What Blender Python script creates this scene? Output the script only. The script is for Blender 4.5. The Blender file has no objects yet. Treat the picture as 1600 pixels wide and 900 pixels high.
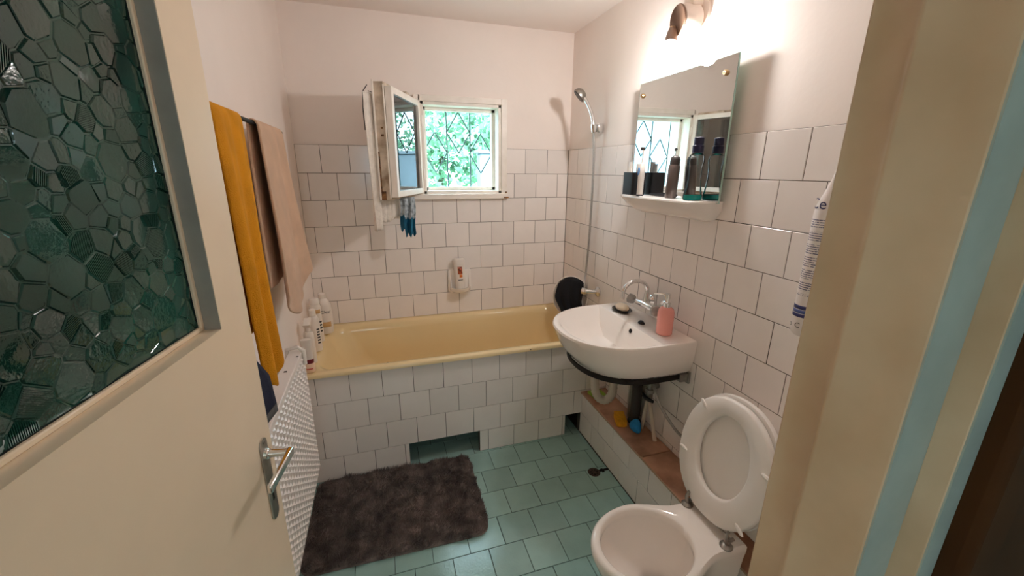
import bpy, bmesh, math, random
from math import sin, cos, pi, sqrt, radians, atan2, hypot
from mathutils import Vector, Matrix, noise

rnd = random.Random(11)
sc = bpy.context.scene
COL = sc.collection


def S(r, g, b):
    f = lambda c: (c / 12.92) if c <= .04045 else ((c + .055) / 1.055) ** 2.4
    return (f(r / 255), f(g / 255), f(b / 255))


# ------------------------------------------------------------------ camera, world, light, exposure
cam_d = bpy.data.cameras.new('camera')
cam = bpy.data.objects.new('camera', cam_d)
COL.objects.link(cam)
cam_d.sensor_width = 36
cam_d.lens = 638.448 / 1600 * 36
cam_d.clip_start = 0.02
cam.matrix_world = Matrix(((0.95353896, 0.0771303, -0.29122907, -1.21856),
                           (-0.30118106, 0.2675032, -0.91527701, -2.60983),
                           (0.00730912, 0.96046497, 0.27830491, 1.54016),
                           (0, 0, 0, 1)))
sc.camera = cam

world = bpy.data.worlds.new('world')
sc.world = world
world.use_nodes = True
wn = world.node_tree.nodes
wl = world.node_tree.links
bgn = wn['Background']
SKY = 12.0
tcw = wn.new('ShaderNodeTexCoord')
nzw = wn.new('ShaderNodeTexNoise')
nzw.inputs['Scale'].default_value = 2.5
crw = wn.new('ShaderNodeValToRGB')
crw.color_ramp.elements[0].position = .35
crw.color_ramp.elements[0].color = (0.42, 0.78, 1.0, 1)
crw.color_ramp.elements[1].position = .65
crw.color_ramp.elements[1].color = (0.74, 0.93, 1.0, 1)
wl.new(tcw.outputs['Generated'], nzw.inputs['Vector'])
wl.new(nzw.outputs['Fac'], crw.inputs['Fac'])
wl.new(crw.outputs['Color'], bgn.inputs['Color'])
bgn.inputs['Strength'].default_value = SKY


def portal(name, loc, rot, sx, sy):
    ld = bpy.data.lights.new(name, 'AREA')
    ld.shape = 'RECTANGLE'
    ld.size, ld.size_y = sx, sy
    ld.cycles.is_portal = True
    lo = bpy.data.objects.new(name, ld)
    lo.location = loc
    lo.rotation_euler = rot
    COL.objects.link(lo)


portal('window_portal', (-.71, .26, 1.655), (radians(-90), 0, 0), .50, .54)
portal('hall_portal', (-1.25, -4.19, 1.6), (radians(90), 0, 0), .26, .5)

BULB_STRENGTH = 400.0
BULB_COLOR = (1.0, 0.975, 0.95)
sc.view_settings.view_transform = 'Standard'
sc.view_settings.look = 'None'
sc.view_settings.gamma = 1
sc.view_settings.use_curve_mapping = False
sc.view_settings.exposure = 0.22
sc.cycles.max_bounces = 12
sc.cycles.diffuse_bounces = 9
sc.cycles.glossy_bounces = 6
sc.cycles.transparent_max_bounces = 16
sc.cycles.sample_clamp_indirect = 6.0
sc.cycles.caustics_reflective = False
sc.cycles.caustics_refractive = False
sc.cycles.use_denoising = True

# ------------------------------------------------------------------ helpers
ORG = {}


class M:
    """collects faces; T maps local points to world points"""

    def __init__(self, T=None):
        self.v = []
        self.f = []
        self.T = T

    def add(self, pts, faces):
        b = len(self.v)
        if self.T:
            pts = [self.T(*p) for p in pts]
        self.v += [tuple(p) for p in pts]
        self.f += [tuple(b + i for i in f) for f in faces]
        return self

    def box(self, a, b):
        (x0, y0, z0), (x1, y1, z1) = a, b
        p = [(x, y, z) for z in (z0, z1) for y in (y0, y1) for x in (x0, x1)]
        return self.add(p, [(0, 2, 3, 1), (4, 5, 7, 6), (0, 1, 5, 4), (2, 6, 7, 3), (0, 4, 6, 2), (1, 3, 7, 5)])

    def loft(self, rings, cap0=True, cap1=True, closed=True):
        n = len(rings[0])
        pts = [p for r in rings for p in r]
        fs = []
        for k in range(len(rings) - 1):
            for i in range(n if closed else n - 1):
                j = (i + 1) % n
                fs.append((k * n + i, k * n + j, (k + 1) * n + j, (k + 1) * n + i))
        if cap0:
            fs.append(tuple(range(n - 1, -1, -1)))
        if cap1:
            b = (len(rings) - 1) * n
            fs.append(tuple(b + i for i in range(n)))
        return self.add(pts, fs)

    def tube(self, path, r, n=10, cap=True):
        path = [Vector(p) for p in path]
        rs = r if isinstance(r, (list, tuple)) else [r] * len(path)
        rings = []
        up = None
        for i, p in enumerate(path):
            t = (path[min(i + 1, len(path) - 1)] - path[max(i - 1, 0)]).normalized()
            if up is None:
                up = Vector((0, 0, 1)) if abs(t.z) < .9 else Vector((1, 0, 0))
            a = t.cross(up).normalized()
            up = a.cross(t).normalized()
            rings.append([tuple(p + (a * cos(2 * pi * k / n) + up * sin(2 * pi * k / n)) * rs[i]) for k in range(n)])
        return self.loft(rings, cap, cap)

    def lathe(self, prof, c=(0, 0, 0), axis=(0, 0, 1), n=24, cap=True):
        """prof: list of (radius, height along axis)"""
        ax = Vector(axis).normalized()
        a = ax.cross(Vector((0, 0, 1)) if abs(ax.z) < .9 else Vector((1, 0, 0))).normalized()
        b = ax.cross(a)
        c = Vector(c)
        rings = [[tuple(c + ax * h + (a * cos(2 * pi * k / n) + b * sin(2 * pi * k / n)) * max(r, 1e-5)) for k in range(n)] for r, h in prof]
        return self.loft(rings, cap, cap)

    def grid(self, fn, nu, nv):
        pts = [fn(i / nu, j / nv) for j in range(nv + 1) for i in range(nu + 1)]
        w = nu + 1
        return self.add(pts, [(j * w + i, j * w + i + 1, (j + 1) * w + i + 1, (j + 1) * w + i) for j in range(nv) for i in range(nu)])

    def mesh(self, name, org=(0, 0, 0), angle=40):
        me = bpy.data.meshes.new(name)
        me.from_pydata([(x - org[0], y - org[1], z - org[2]) for x, y, z in self.v], [], self.f)
        bm = bmesh.new()
        bm.from_mesh(me)
        bmesh.ops.recalc_face_normals(bm, faces=bm.faces)
        bm.to_mesh(me)
        bm.free()
        me.shade_smooth()
        me.set_sharp_from_angle(angle=radians(angle))
        return me


def link(o, parent=None, org=(0, 0, 0)):
    COL.objects.link(o)
    ORG[o.name] = org
    if parent is not None:
        o.parent = parent
    return o


def thing(name, label, cat, org, group=None):
    o = bpy.data.objects.new(name, None)
    o.empty_display_size = .05
    o.location = org
    link(o, None, org)
    o['label'] = label
    o['category'] = cat
    if group:
        o['group'] = group
    return o


def part(name, m, mat_, parent, bevel=0, seg=2, sub=0, solid=0, label=None, stuff=False, angle=40):
    org = ORG[parent.name]
    o = bpy.data.objects.new(name, m.mesh(name, org, angle))
    o.data.materials.append(mat_)
    link(o, parent, org)
    mods(o, bevel, seg, sub, solid)
    if label:
        o['label'] = label
    if stuff:
        o['kind'] = 'stuff'
    return o


def mods(o, bevel, seg, sub, solid):
    if solid:
        md = o.modifiers.new('solid', 'SOLIDIFY')
        md.thickness = solid
        md.offset = 0
    if bevel:
        md = o.modifiers.new('bevel', 'BEVEL')
        md.width = bevel
        md.segments = seg
        md.limit_method = 'ANGLE'
        md.angle_limit = radians(40)
        md.harden_normals = False
    if sub:
        md = o.modifiers.new('sub', 'SUBSURF')
        md.levels = sub
        md.render_levels = sub


def solo(name, m, mat_, label, cat, org, bevel=0, seg=2, sub=0, solid=0, group=None, angle=40):
    o = bpy.data.objects.new(name, m.mesh(name, org, angle))
    o.data.materials.append(mat_)
    o.location = org
    link(o, None, org)
    mods(o, bevel, seg, sub, solid)
    o['label'] = label
    o['category'] = cat
    if group:
        o['group'] = group
    return o


def struct(name, m, mat_, label=None, bevel=0):
    o = bpy.data.objects.new(name, m.mesh(name))
    o.data.materials.append(mat_)
    link(o)
    mods(o, bevel, 2, 0, 0)
    o['kind'] = 'structure'
    if label:
        o['label'] = label
    return o


def struct_empty(name, label, org=(0, 0, 0)):
    o = bpy.data.objects.new(name, None)
    o.location = org
    link(o, None, org)
    o['kind'] = 'structure'
    o['label'] = label
    return o


# ------------------------------------------------------------------ materials
def mat(name, base, rough=.5, metal=0., spec=.5, var=.06, vscale=6., bump=0., bscale=80., coat=0., trans=0., ior=1.45,
        alpha=1., sss=0., rand=0., bdetail=2., col2=None, sheen=0., emit=None, estr=0.):
    m = bpy.data.materials.new(name)
    m.use_nodes = True
    nt = m.node_tree
    nd, lk = nt.nodes, nt.links
    b = nd['Principled BSDF']
    b.inputs['Roughness'].default_value = rough
    b.inputs['Metallic'].default_value = metal
    b.inputs['Specular IOR Level'].default_value = spec
    b.inputs['Coat Weight'].default_value = coat
    b.inputs['Coat Roughness'].default_value = .05
    b.inputs['Transmission Weight'].default_value = trans
    b.inputs['IOR'].default_value = ior
    b.inputs['Alpha'].default_value = alpha
    b.inputs['Sheen Weight'].default_value = sheen
    if emit:
        b.inputs['Emission Color'].default_value = (*emit, 1)
        b.inputs['Emission Strength'].default_value = estr
    if sss:
        b.inputs['Subsurface Weight'].default_value = sss
        b.inputs['Subsurface Radius'].default_value = (.01, .006, .004)
    tc = nd.new('ShaderNodeTexCoord')
    vec = tc.outputs['Object']
    oi = None
    if rand:
        oi = nd.new('ShaderNodeObjectInfo')
        ad = nd.new('ShaderNodeVectorMath')
        ad.operation = 'ADD'
        mu = nd.new('ShaderNodeVectorMath')
        mu.operation = 'SCALE'
        mu.inputs['Scale'].default_value = 37.
        cb = nd.new('ShaderNodeCombineXYZ')
        for k in range(3):
            lk.new(oi.outputs['Random'], cb.inputs[k])
        lk.new(cb.outputs[0], mu.inputs[0])
        lk.new(vec, ad.inputs[0])
        lk.new(mu.outputs[0], ad.inputs[1])
        vec = ad.outputs[0]
    nz = nd.new('ShaderNodeTexNoise')
    nz.inputs['Scale'].default_value = vscale
    nz.inputs['Detail'].default_value = 4
    lk.new(vec, nz.inputs['Vector'])
    rp = nd.new('ShaderNodeValToRGB')
    rp.color_ramp.elements[0].position = .3
    rp.color_ramp.elements[1].position = .7
    c0 = [max(0, c * (1 - var)) for c in base]
    c1 = [min(1, c * (1 + var)) for c in (col2 or base)]
    rp.color_ramp.elements[0].color = (*c0, 1)
    rp.color_ramp.elements[1].color = (*c1, 1)
    lk.new(nz.outputs['Fac'], rp.inputs['Fac'])
    colout = rp.outputs['Color']
    if rand:
        hs = nd.new('ShaderNodeHueSaturation')
        mr = nd.new('ShaderNodeMapRange')
        mr.inputs['To Min'].default_value = 1 - rand
        mr.inputs['To Max'].default_value = 1 + rand * .6
        lk.new(oi.outputs['Random'], mr.inputs['Value'])
        lk.new(mr.outputs[0], hs.inputs['Value'])
        lk.new(colout, hs.inputs['Color'])
        colout = hs.outputs['Color']
    lk.new(colout, b.inputs['Base Color'])
    if bump:
        n2 = nd.new('ShaderNodeTexNoise')
        n2.inputs['Scale'].default_value = bscale
        n2.inputs['Detail'].default_value = bdetail
        lk.new(vec, n2.inputs['Vector'])
        bp = nd.new('ShaderNodeBump')
        bp.inputs['Strength'].default_value = bump
        bp.inputs['Distance'].default_value = .004
        lk.new(n2.outputs['Fac'], bp.inputs['Height'])
        lk.new(bp.outputs['Normal'], b.inputs['Normal'])
    return m


def clear_glass(name, tint=(1, 1, 1), ior=1.5, rough=0.0):
    m = bpy.data.materials.new(name)
    m.use_nodes = True
    nd, lk = m.node_tree.nodes, m.node_tree.links
    nd.remove(nd['Principled BSDF'])
    t = nd.new('ShaderNodeBsdfTransparent')
    t.inputs['Color'].default_value = (*tint, 1)
    g = nd.new('ShaderNodeBsdfGlossy')
    g.inputs['Roughness'].default_value = rough
    fr = nd.new('ShaderNodeFresnel')
    fr.inputs['IOR'].default_value = ior
    mx = nd.new('ShaderNodeMixShader')
    lk.new(fr.outputs[0], mx.inputs[0])
    lk.new(t.outputs[0], mx.inputs[1])
    lk.new(g.outputs[0], mx.inputs[2])
    lk.new(mx.outputs[0], nd['Material Output'].inputs['Surface'])
    return m


MT = {}
MT['paint'] = mat('wall_paint', S(241, 230, 223), rough=.75, var=.025, vscale=3, bump=.12, bscale=45)
MT['ceil'] = mat('ceiling_paint', S(238, 228, 222), rough=.85, var=.02, vscale=3, bump=.08, bscale=40)
MT['tile'] = mat('white_tile', S(238, 230, 225), rough=.16, spec=.5, var=.015, vscale=14, bump=.035, bscale=9, rand=.05)
MT['grout'] = mat('grout', S(34, 28, 25), rough=.9, var=.3, vscale=5, col2=S(112, 100, 90))
MT['grout_dark'] = mat('dark_grout', S(22, 24, 24), rough=.9, var=.3, vscale=9, col2=S(60, 66, 62))
MT['ftile'] = mat('teal_tile', S(152, 186, 180), rough=.12, spec=.5, var=.07, vscale=10, bump=.10, bscale=130, rand=.10)
MT['terra'] = mat('terracotta_tile', S(166, 120, 94), rough=.35, var=.22, vscale=9, col2=S(190, 146, 120), rand=.05)
MT['terra_edge'] = mat('terracotta_edge', S(176, 146, 122), rough=.7)
MT['concrete'] = mat('concrete', S(90, 84, 78), rough=.9, var=.3, vscale=20, bump=.5, bscale=60)
MT['dark'] = mat('hole_gap_chip_black', S(20, 19, 20), rough=.9, var=.3, vscale=20)  # black painted in for the dark inside holes and gaps; also enamel chips
MT['tub'] = mat('cream_enamel', S(228, 206, 160), rough=.14, spec=.5, var=.02, vscale=4, bump=.02, bscale=10)
MT['ceramic'] = mat('white_ceramic', S(242, 235, 229), rough=.09, spec=.5, var=.012, vscale=3, coat=.2)
MT['seat'] = mat('white_plastic', S(238, 233, 228), rough=.28, var=.015, vscale=4)
MT['platesteel'] = mat('worn_plate', (.52, .49, .45), rough=.35, metal=1, var=.15, vscale=40)
MT['chrome'] = mat('chrome', (.80, .80, .80), rough=.12, metal=1, var=.05, vscale=30)
MT['steel'] = mat('dull_steel', (.36, .34, .31), rough=.38, metal=1, var=.2, vscale=40)
MT['doorpaint'] = mat('cream_door_paint', S(240, 220, 194), rough=.24, spec=.45, var=.03, vscale=5, bump=.10, bscale=16)
MT['revealshade'] = mat('grey_reveal_shade', S(162, 156, 148), rough=.45, var=.08, vscale=20, bump=.2, bscale=40)  # grey put in for the shaded side of the cream rebate
MT['jambpaint'] = mat('cream_jamb_paint', S(206, 170, 138), rough=.36, var=.09, vscale=9, bump=.5, bscale=22, col2=S(214, 184, 156))
MT['jambblue'] = mat('blue_grey_paint', S(168, 174, 168), rough=.45, var=.08, vscale=20, bump=.3, bscale=40)
MT['brownwood'] = mat('dark_brown_wood', S(66, 36, 12), spec=.15, rough=.6, var=.3, vscale=8)
MT['winpaint'] = mat('cream_window_paint', S(238, 229, 218), rough=.4, var=.03, vscale=14, bump=.15, bscale=40, col2=S(242, 234, 226))
MT['oldwood'] = mat('stained_sash_wood', S(150, 128, 104), rough=.6, var=.12, vscale=14, col2=S(214, 200, 182), bump=.2, bscale=60)
MT['rot'] = mat('rotten_wood', S(74, 50, 30), rough=.9, var=.35, vscale=60, bump=.6, bscale=150, col2=S(128, 92, 58))
MT['iron'] = mat('dark_iron', S(36, 32, 30), rough=.6, metal=.4, var=.2, vscale=40)
MT['ironbar'] = mat('painted_bar', S(70, 92, 92), rough=.5, var=.1)
MT['wglass'] = clear_glass('window_glass')
MT['sglass'] = clear_glass('sash_glass', (.55, .58, .58), 1.9)
MT['dglass'] = mat('green_pattern_glass', S(14, 64, 54), rough=.07, spec=.8, var=.35, vscale=5, trans=.30, ior=1.5, bump=.06, bscale=160, col2=S(38, 92, 80))
MT['mirror'] = mat('mirror_silver', (.86, .89, .88), rough=.004, metal=1, var=.0)
MT['glassedge'] = mat('glass_edge', S(170, 200, 190), rough=.2, var=.05)
MT['brass'] = mat('brass_screw', (.62, .42, .22), rough=.3, metal=1)
MT['rug'] = mat('rug_pile', S(94, 80, 76), rough=.95, var=.35, vscale=16, col2=S(130, 114, 108), sheen=.2)
MT['yellow'] = mat('yellow_terry', S(224, 150, 10), rough=.95, var=.12, vscale=14, bump=1.0, bscale=420, sheen=.0, bdetail=4)
MT['tan'] = mat('tan_terry', S(216, 178, 148), rough=.95, var=.08, vscale=14, bump=.9, bscale=420, sheen=.25, bdetail=4)
MT['navy'] = mat('navy_cloth', S(26, 30, 54), rough=.9, var=.2, vscale=20, bump=.3, bscale=250)
MT['greyband'] = mat('grey_hem', S(86, 84, 86), rough=.9, var=.2, vscale=40)
MT['black'] = mat('black_cloth', S(13, 13, 19), rough=.9, var=.3, vscale=20, bump=.3, bscale=200)
MT['lace'] = mat('lace_white', S(236, 226, 216), rough=.9, var=.08, vscale=45, bump=.7, bscale=120, alpha=.93)
MT['tealcloth'] = mat('teal_cloth', S(18, 92, 122), rough=.85, var=.15, vscale=30)
MT['greycloth'] = mat('grey_patterned_cloth', S(120, 130, 140), rough=.85, var=.3, vscale=50, col2=S(186, 194, 200))
MT['radiator'] = mat('white_radiator_enamel', S(232, 222, 216), rough=.3, var=.02, vscale=6)
MT['chip'] = mat('rust_chip', S(52, 40, 32), rough=.9)
MT['plwhite'] = mat('white_bottle_plastic', S(232, 224, 216), rough=.28, var=.015)
MT['pinkcap'] = mat('pink_cream_cap', S(236, 208, 184), rough=.35)
MT['redband'] = mat('dark_red_band', S(112, 22, 34), rough=.4)
MT['redprint'] = mat('red_print', S(196, 84, 70), rough=.5)
MT['darkprint'] = mat('dark_print', S(62, 60, 60), rough=.5)
MT['goldprint'] = mat('gold_print', S(206, 164, 110), rough=.5)
MT['orange'] = mat('orange_print', S(220, 122, 50), rough=.5)
MT['brownprint'] = mat('brown_print', S(72, 34, 22), rough=.5, var=.3, vscale=90, col2=S(190, 96, 60))
MT['blackpl'] = mat('black_plastic', S(26, 25, 28), rough=.4, var=.1)
MT['greycan'] = mat('grey_brown_can', S(104, 92, 88), rough=.32, metal=.25, var=.04)
MT['greycap'] = mat('dark_grey_cap', S(66, 60, 58), rough=.4)
MT['clearpl'] = clear_glass('clear_plastic', (.985, .995, .995), 1.22, .08)
MT['teal'] = mat('teal_liquid', S(20, 168, 162), rough=.1, var=.03)
MT['navycap'] = mat('navy_cap', S(22, 20, 58), rough=.35)
MT['bluebtn'] = mat('blue_button', S(90, 140, 200), rough=.4)
MT['pinkbottle'] = mat('pink_dispenser', S(232, 156, 146), rough=.25, var=.02, coat=.2)
MT['soap'] = mat('cream_soap', S(240, 222, 196), rough=.45, sss=.1)
MT['soapdish'] = mat('black_dish', S(36, 32, 32), rough=.3)
MT['sponge'] = mat('yellow_sponge', S(224, 160, 30), rough=.95, var=.12, vscale=60, bump=.8, bscale=220)
MT['bluesp'] = mat('blue_sponge', S(36, 128, 190), rough=.9, var=.15, vscale=60, bump=.5, bscale=200)
MT['greenpad'] = mat('green_pad', S(150, 180, 70), rough=.95, var=.12, vscale=60, bump=.5, bscale=200)
MT['greypvc'] = mat('grey_pvc', S(62, 58, 56), rough=.5, var=.1)
MT['whitepvc'] = mat('ivory_pvc', S(206, 194, 178), rough=.45, var=.05)
MT['braid'] = mat('braided_hose', (.42, .40, .38), rough=.35, metal=1, var=.15, vscale=150, bump=.5, bscale=300)
MT['crystal'] = mat('clear_knob', S(190, 184, 180), rough=.12, trans=.4, var=.1, vscale=60)
MT['lampwhite'] = mat('lamp_porcelain', S(232, 216, 204), rough=.4)
MT['lampbrown'] = mat('lamp_brown', S(120, 92, 74), rough=.45, var=.1)
MT['bulb'] = mat('bulb_glow', (1, .9, .8), rough=.3, emit=BULB_COLOR, estr=BULB_STRENGTH)
MT['leafA'] = mat('leaf_green', S(104, 152, 120), rough=.6, var=.4, vscale=3, col2=S(142, 182, 150))
MT['leafB'] = mat('leaf_pale', S(130, 172, 156), rough=.6, var=.35, vscale=3, col2=S(160, 194, 180))
MT['bark'] = mat('bark', S(96, 82, 70), rough=.9, var=.3, vscale=20, bump=.6, bscale=40)
MT['render'] = mat('pale_render', S(124, 136, 144), rough=.9, var=.10, vscale=4, bump=.2, bscale=30)
MT['earth'] = mat('garden_grass', S(100, 130, 80), rough=.95, var=.3, vscale=6)
MT['hallwall'] = mat('hall_paint', S(196, 186, 170), rough=.8, var=.03)
MT['hallfloor'] = mat('hall_floor', S(96, 74, 56), rough=.5, var=.2, vscale=5)
MT['drainm'] = mat('drain_metal', S(74, 62, 54), rough=.6, metal=.5, var=.3, vscale=60)

# ------------------------------------------------------------------ room dimensions
P = .152            # tile pitch
TS = .1496          # tile size
ZT = 1.666          # top of the wall tiles
XL = -1.645         # left wall
YF = -2.39          # front wall (inner face)
ZC = 2.352          # ceiling
YT = -.676          # tub apron face
TT = .007           # tile thickness
_tile_cache = {}


def tile_obj(parent, axis, u0, u1, v0, v1, w, matl, name='wall_tile', th=TT, jit=.0004, ch=.0011):
    """axis: direction the face looks: '-x','-y','+z'; w: coordinate of the face plane"""
    su, sv = u1 - u0, v1 - v0
    key = (axis, round(su, 3), round(sv, 3), matl.name, th)
    me = _tile_cache.get(key)
    if me is None:
        hu, hv = su / 2, sv / 2
        c = min(ch, hu * .4, hv * .4)
        ring = lambda i, d: [(-hu + i, -hv + i, d), (hu - i, -hv + i, d), (hu - i, hv - i, d), (-hu + i, hv - i, d)]
        if axis == '-x':
            T = lambda a, b, d: (d, a, b)
        elif axis == '-y':
            T = lambda a, b, d: (a, d, b)
        else:
            T = lambda a, b, d: (a, b, -d)
        m = M(T)
        m.loft([ring(0, th), ring(0, c), ring(c, 0)])
        me = m.mesh('tile', angle=20)
        me.materials.append(matl)
        _tile_cache[key] = me
    o = bpy.data.objects.new(name, me)
    cu, cv = (u0 + u1) / 2, (v0 + v1) / 2
    j = rnd.uniform(-jit, jit)
    if axis == '-x':
        loc = (w + j, cu, cv)
        o.rotation_euler = (0, rnd.gauss(0, .0022), rnd.gauss(0, .0022))
    elif axis == '-y':
        loc = (cu, w + j, cv)
        o.rotation_euler = (rnd.gauss(0, .0022), 0, rnd.gauss(0, .0022))
    else:
        loc = (cu, cv, w + j)
        o.rotation_euler = (rnd.gauss(0, .0018), rnd.gauss(0, .0018), 0)
    COL.objects.link(o)
    og = ORG[parent.name]
    o.location = (loc[0] - og[0], loc[1] - og[1], loc[2] - og[2])
    o.parent = parent
    return o


def tile_field(parent, axis, w, ur, rows, offs, matl, skip=(), name='wall_tile', minw=.012):
    """ur=(u_min,u_max); rows=[(v0,v1)], offs=[u of any joint per row]; skip=[(u0,u1,v0,v1)] holes spanning whole rows"""
    for (v0, v1), off in zip(rows, offs):
        k0 = math.floor((ur[0] - off) / P) - 1
        u = off + k0 * P
        while u < ur[1]:
            segs = [(max(u, ur[0]), min(u + P, ur[1]))]
            for (a, b, c, d) in skip:
                if min(v1, d) - max(v0, c) > .02:
                    ns = []
                    for s in segs:
                        if s[1] <= a or s[0] >= b:
                            ns.append(s)
                        else:
                            if s[0] < a:
                                ns.append((s[0], a))
                            if s[1] > b:
                                ns.append((b, s[1]))
                    segs = ns
            for s in segs:
                if s[1] - s[0] > minw:
                    g = (P - TS) / 2
                    tile_obj(parent, axis, s[0] + g + rnd.uniform(-.0003, .0003), s[1] - g + rnd.uniform(-.0003, .0003) * 0, v0 + g, v1 - g, w, matl, name)
            u += P


# ------------------------------------------------------------------ the shell
# window hole
WX0, WX1, WZ0, WZ1 = -.957, -.468, 1.392, 1.918
wb = struct('wall_back', M().box((XL - .2, TT, -.1), (WX0, .26, ZC + .1)).box((WX1, TT, -.1), (.25, .26, ZC + .1))
            .box((WX0, TT, -.1), (WX1, .26, WZ0)).box((WX0, TT, WZ1), (WX1, .26, ZC + .1)), MT['paint'], 'pinkish white painted back wall with white tiles to head height')
part('grout', M().box((XL, .0015, .55), (WX0, TT + .001, ZT)).box((WX1, .0015, .55), (TT, TT + .001, ZT)).box((WX0, .0015, .55), (WX1, TT + .001, WZ0)), MT['grout'], wb)
rows = [(ZT - (k + 1) * P, ZT - k * P) for k in range(8)]
tile_field(wb, '-y', 0, (XL, -.001), rows, [-.151 if k % 2 == 0 else -.075 for k in range(8)], MT['tile'], [(WX0 - .02, WX1 + .02, WZ0 - .03, 2)])

wr = struct('wall_right', M().box((TT, YF - .07, -.1), (.25, .008, ZC + .1)), MT['paint'], 'pinkish white painted side wall with white tiles to head height')
part('grout', M().box((.0015, YF, 0), (TT + .001, TT, ZT)), MT['grout'], wr)
rows = [(ZT - (k + 1) * P, ZT - k * P) for k in range(10)]
tile_field(wr, '-x', 0, (YF, -.001), rows, [-.139 if k % 2 == 0 else -.063 for k in range(10)], MT['tile'])

# blackened joints around the replaced tiles near the tap and in the corner
for (ya, za, yb, zb) in ((-.899, 1.058, -1.203, 1.058), (-.899, 1.058, -.899, .906), (-1.051, 1.058, -1.051, .906), (-1.203, 1.058, -1.203, .906), (-1.203, .906, -1.30, .906), (-.002, 1.058, -.536, 1.058), (-.443, 1.058, -.443, .906), (-.002, .906, -.443, .906), (-.747, .906, -.899, .906)):
    part('dark_joint', M().box((.0003, min(ya, yb) - .0012, min(za, zb) - .0012), (.004, max(ya, yb) + .0012, max(za, zb) + .0012)), MT['grout_dark'], wr)

wl_ = struct('wall_left', M().box((XL - .2, YF - .07, -.1), (XL, .008, ZC + .1)), MT['paint'], 'pinkish white painted side wall behind the towels and radiator')

wf = struct('wall_front', M().box((-.862, YF - .066, -.1), (.25, YF, ZC + .1)).box((XL - .2, YF - .066, 2.04), (-.862, YF, ZC + .1)).box((XL - .2, YF - .066, -.1), (-1.628, YF, 2.04)), MT['paint'],
            'painted wall around the doorway')
struct('ceiling', M().box((XL - .2, YF - .1, ZC), (.25, .25, ZC + .1)), MT['ceil'], 'off-white painted ceiling')

fl = struct('floor', M().box((XL - .2, YF - .12, -.12), (.25, .26, -TT)), MT['concrete'], 'floor laid with glossy teal green square tiles')
part('grout', M().box((XL, YF, -TT - .001), (-.16, -.30, -.0022)), MT['grout_dark'], fl)
FY = -1.1422
rows, offs = [], []
for k in range(-9, 6):
    v0 = FY + k * P
    rows.append((max(v0, YF), v0 + P))
    offs.append(-.7431 if k % 2 == 0 else -.667)
tile_field(fl, '+z', 0, (XL, -.162), rows, offs, MT['ftile'], name='floor_tile')

# ---- tub apron with two openings
H1 = (-1.170, -.786)
H2 = (-.262, -.163)
ZH = .133
ap = M()
for a, b, z0 in ((XL, H1[0], 0), (H1[0], H1[1], ZH), (H1[1], H2[0], 0), (H2[0], H2[1], ZH), (H2[1], -.001, 0)):
    ap.box((a, YT + TT, z0), (b, YT + .036, .587))
apron = struct('wall_apron', ap, MT['concrete'], 'low white tiled apron wall along the bathtub')
gr = M()
for a, b, z0 in ((XL, H1[0], 0), (H1[0], H1[1], ZH + .003), (H1[1], H2[0], 0), (H2[0], H2[1], ZH + .003), (H2[1], -.001, 0)):
    gr.box((a, YT + .004, z0), (b, YT + TT + .001, .5850))
part('grout', gr, MT['grout'], apron)
ZR = .4369
rows = [(ZR, .5845), (ZR - P, ZR), (ZR - 2 * P, ZR - P), (.001, ZR - 2 * P)]
tile_field(apron, '-y', YT, (XL, -.002), rows, [-1.5825, -1.5065, -1.5825 + .003, -1.5065 + .01], MT['tile'],
           [(H1[0], H1[1], 0, ZH - .01), (H2[0], H2[1], 0, ZH - .01)])

# ---- boxed ledge along the right wall
lg = thing('pipe_ledge', 'low boxed ledge along the wall, white tiled front and terracotta tile top', 'ledge', (-.08, -1.5, 0))
part('core', M().box((-.160 + TT, YF, .0), (-.0005, YT - .001, .262)), MT['concrete'], lg)
part('grout', M().box((-.160 + .002, YF, .0), (-.160 + TT + .001, YT - .001, .262)), MT['grout_dark'], lg)
rows = [(.133, .270), (.001, .133)]
tile_field(lg, '-x', -.160, (YF, YT - .001), rows, [-.880, -.808], MT['tile'])
yy = YT - .002
for L in (.602, .402, .402, .30):
    y1 = max(yy - L, YF + .002)
    tile_obj(lg, '+z', -.168, -.004, y1 + .002, yy, .278, MT['terra'], 'ledge_tile', th=.010, jit=.0006, ch=.002)
    yy = y1 - .002
part('edging', M().box((-.170, YF, .268), (-.1605, YT - .002, .2765)), MT['terra_edge'], lg)

# ------------------------------------------------------------------ hall behind the camera
struct('wall_hall_left', M().box((-2.4, -4.3, -.1), (-2.3, YF - .1, 2.6)), MT['hallwall'])
struct('wall_hall_right', M().box((.25, -4.3, -.1), (.35, YF - .1, 2.6)), MT['hallwall'])
struct('wall_hall_end', M().box((-2.4, -4.3, -.1), (-1.36, -4.2, 2.6)).box((-1.12, -4.3, -.1), (.35, -4.2, 2.6)).box((-1.36, -4.3, -.1), (-1.12, -4.2, 1.36)).box((-1.36, -4.3, 1.84), (-1.12, -4.2, 2.6)), MT['hallwall'])
struct('floor_hall', M().box((-2.4, -4.3, -.12), (.35, YF - .12, -.01)), MT['hallfloor'])
struct('ceiling_hall', M().box((-2.4, -4.3, 2.5), (.35, YF - .1, 2.6)), MT['hallwall'])

# ------------------------------------------------------------------ door frame (right jamb profile measured along the opening)
CX, CY = -1.21856, -2.60983


def az(k, dy):
    return (CX + k * dy, CY + dy)


jamb = struct_empty('trim_1', 'cream painted wooden door frame with layered mouldings and old blue paint', (-.9, -2.45, 0))
prof = [(-.862, YF + .003), (-.903, YF + .003), az(1.464, .2165), az(1.61, .1965), az(1.635, .1905), az(1.93, .1640), az(1.965, .1610), az(2.19, .1450)]


def extr(pts, z0, z1, n=1):
    m = M()
    rings = []
    for k in range(n + 1):
        z = z0 + (z1 - z0) * k / n
        rings.append([(x, y, z) for x, y in pts])
    m.loft(rings)
    return m


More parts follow.
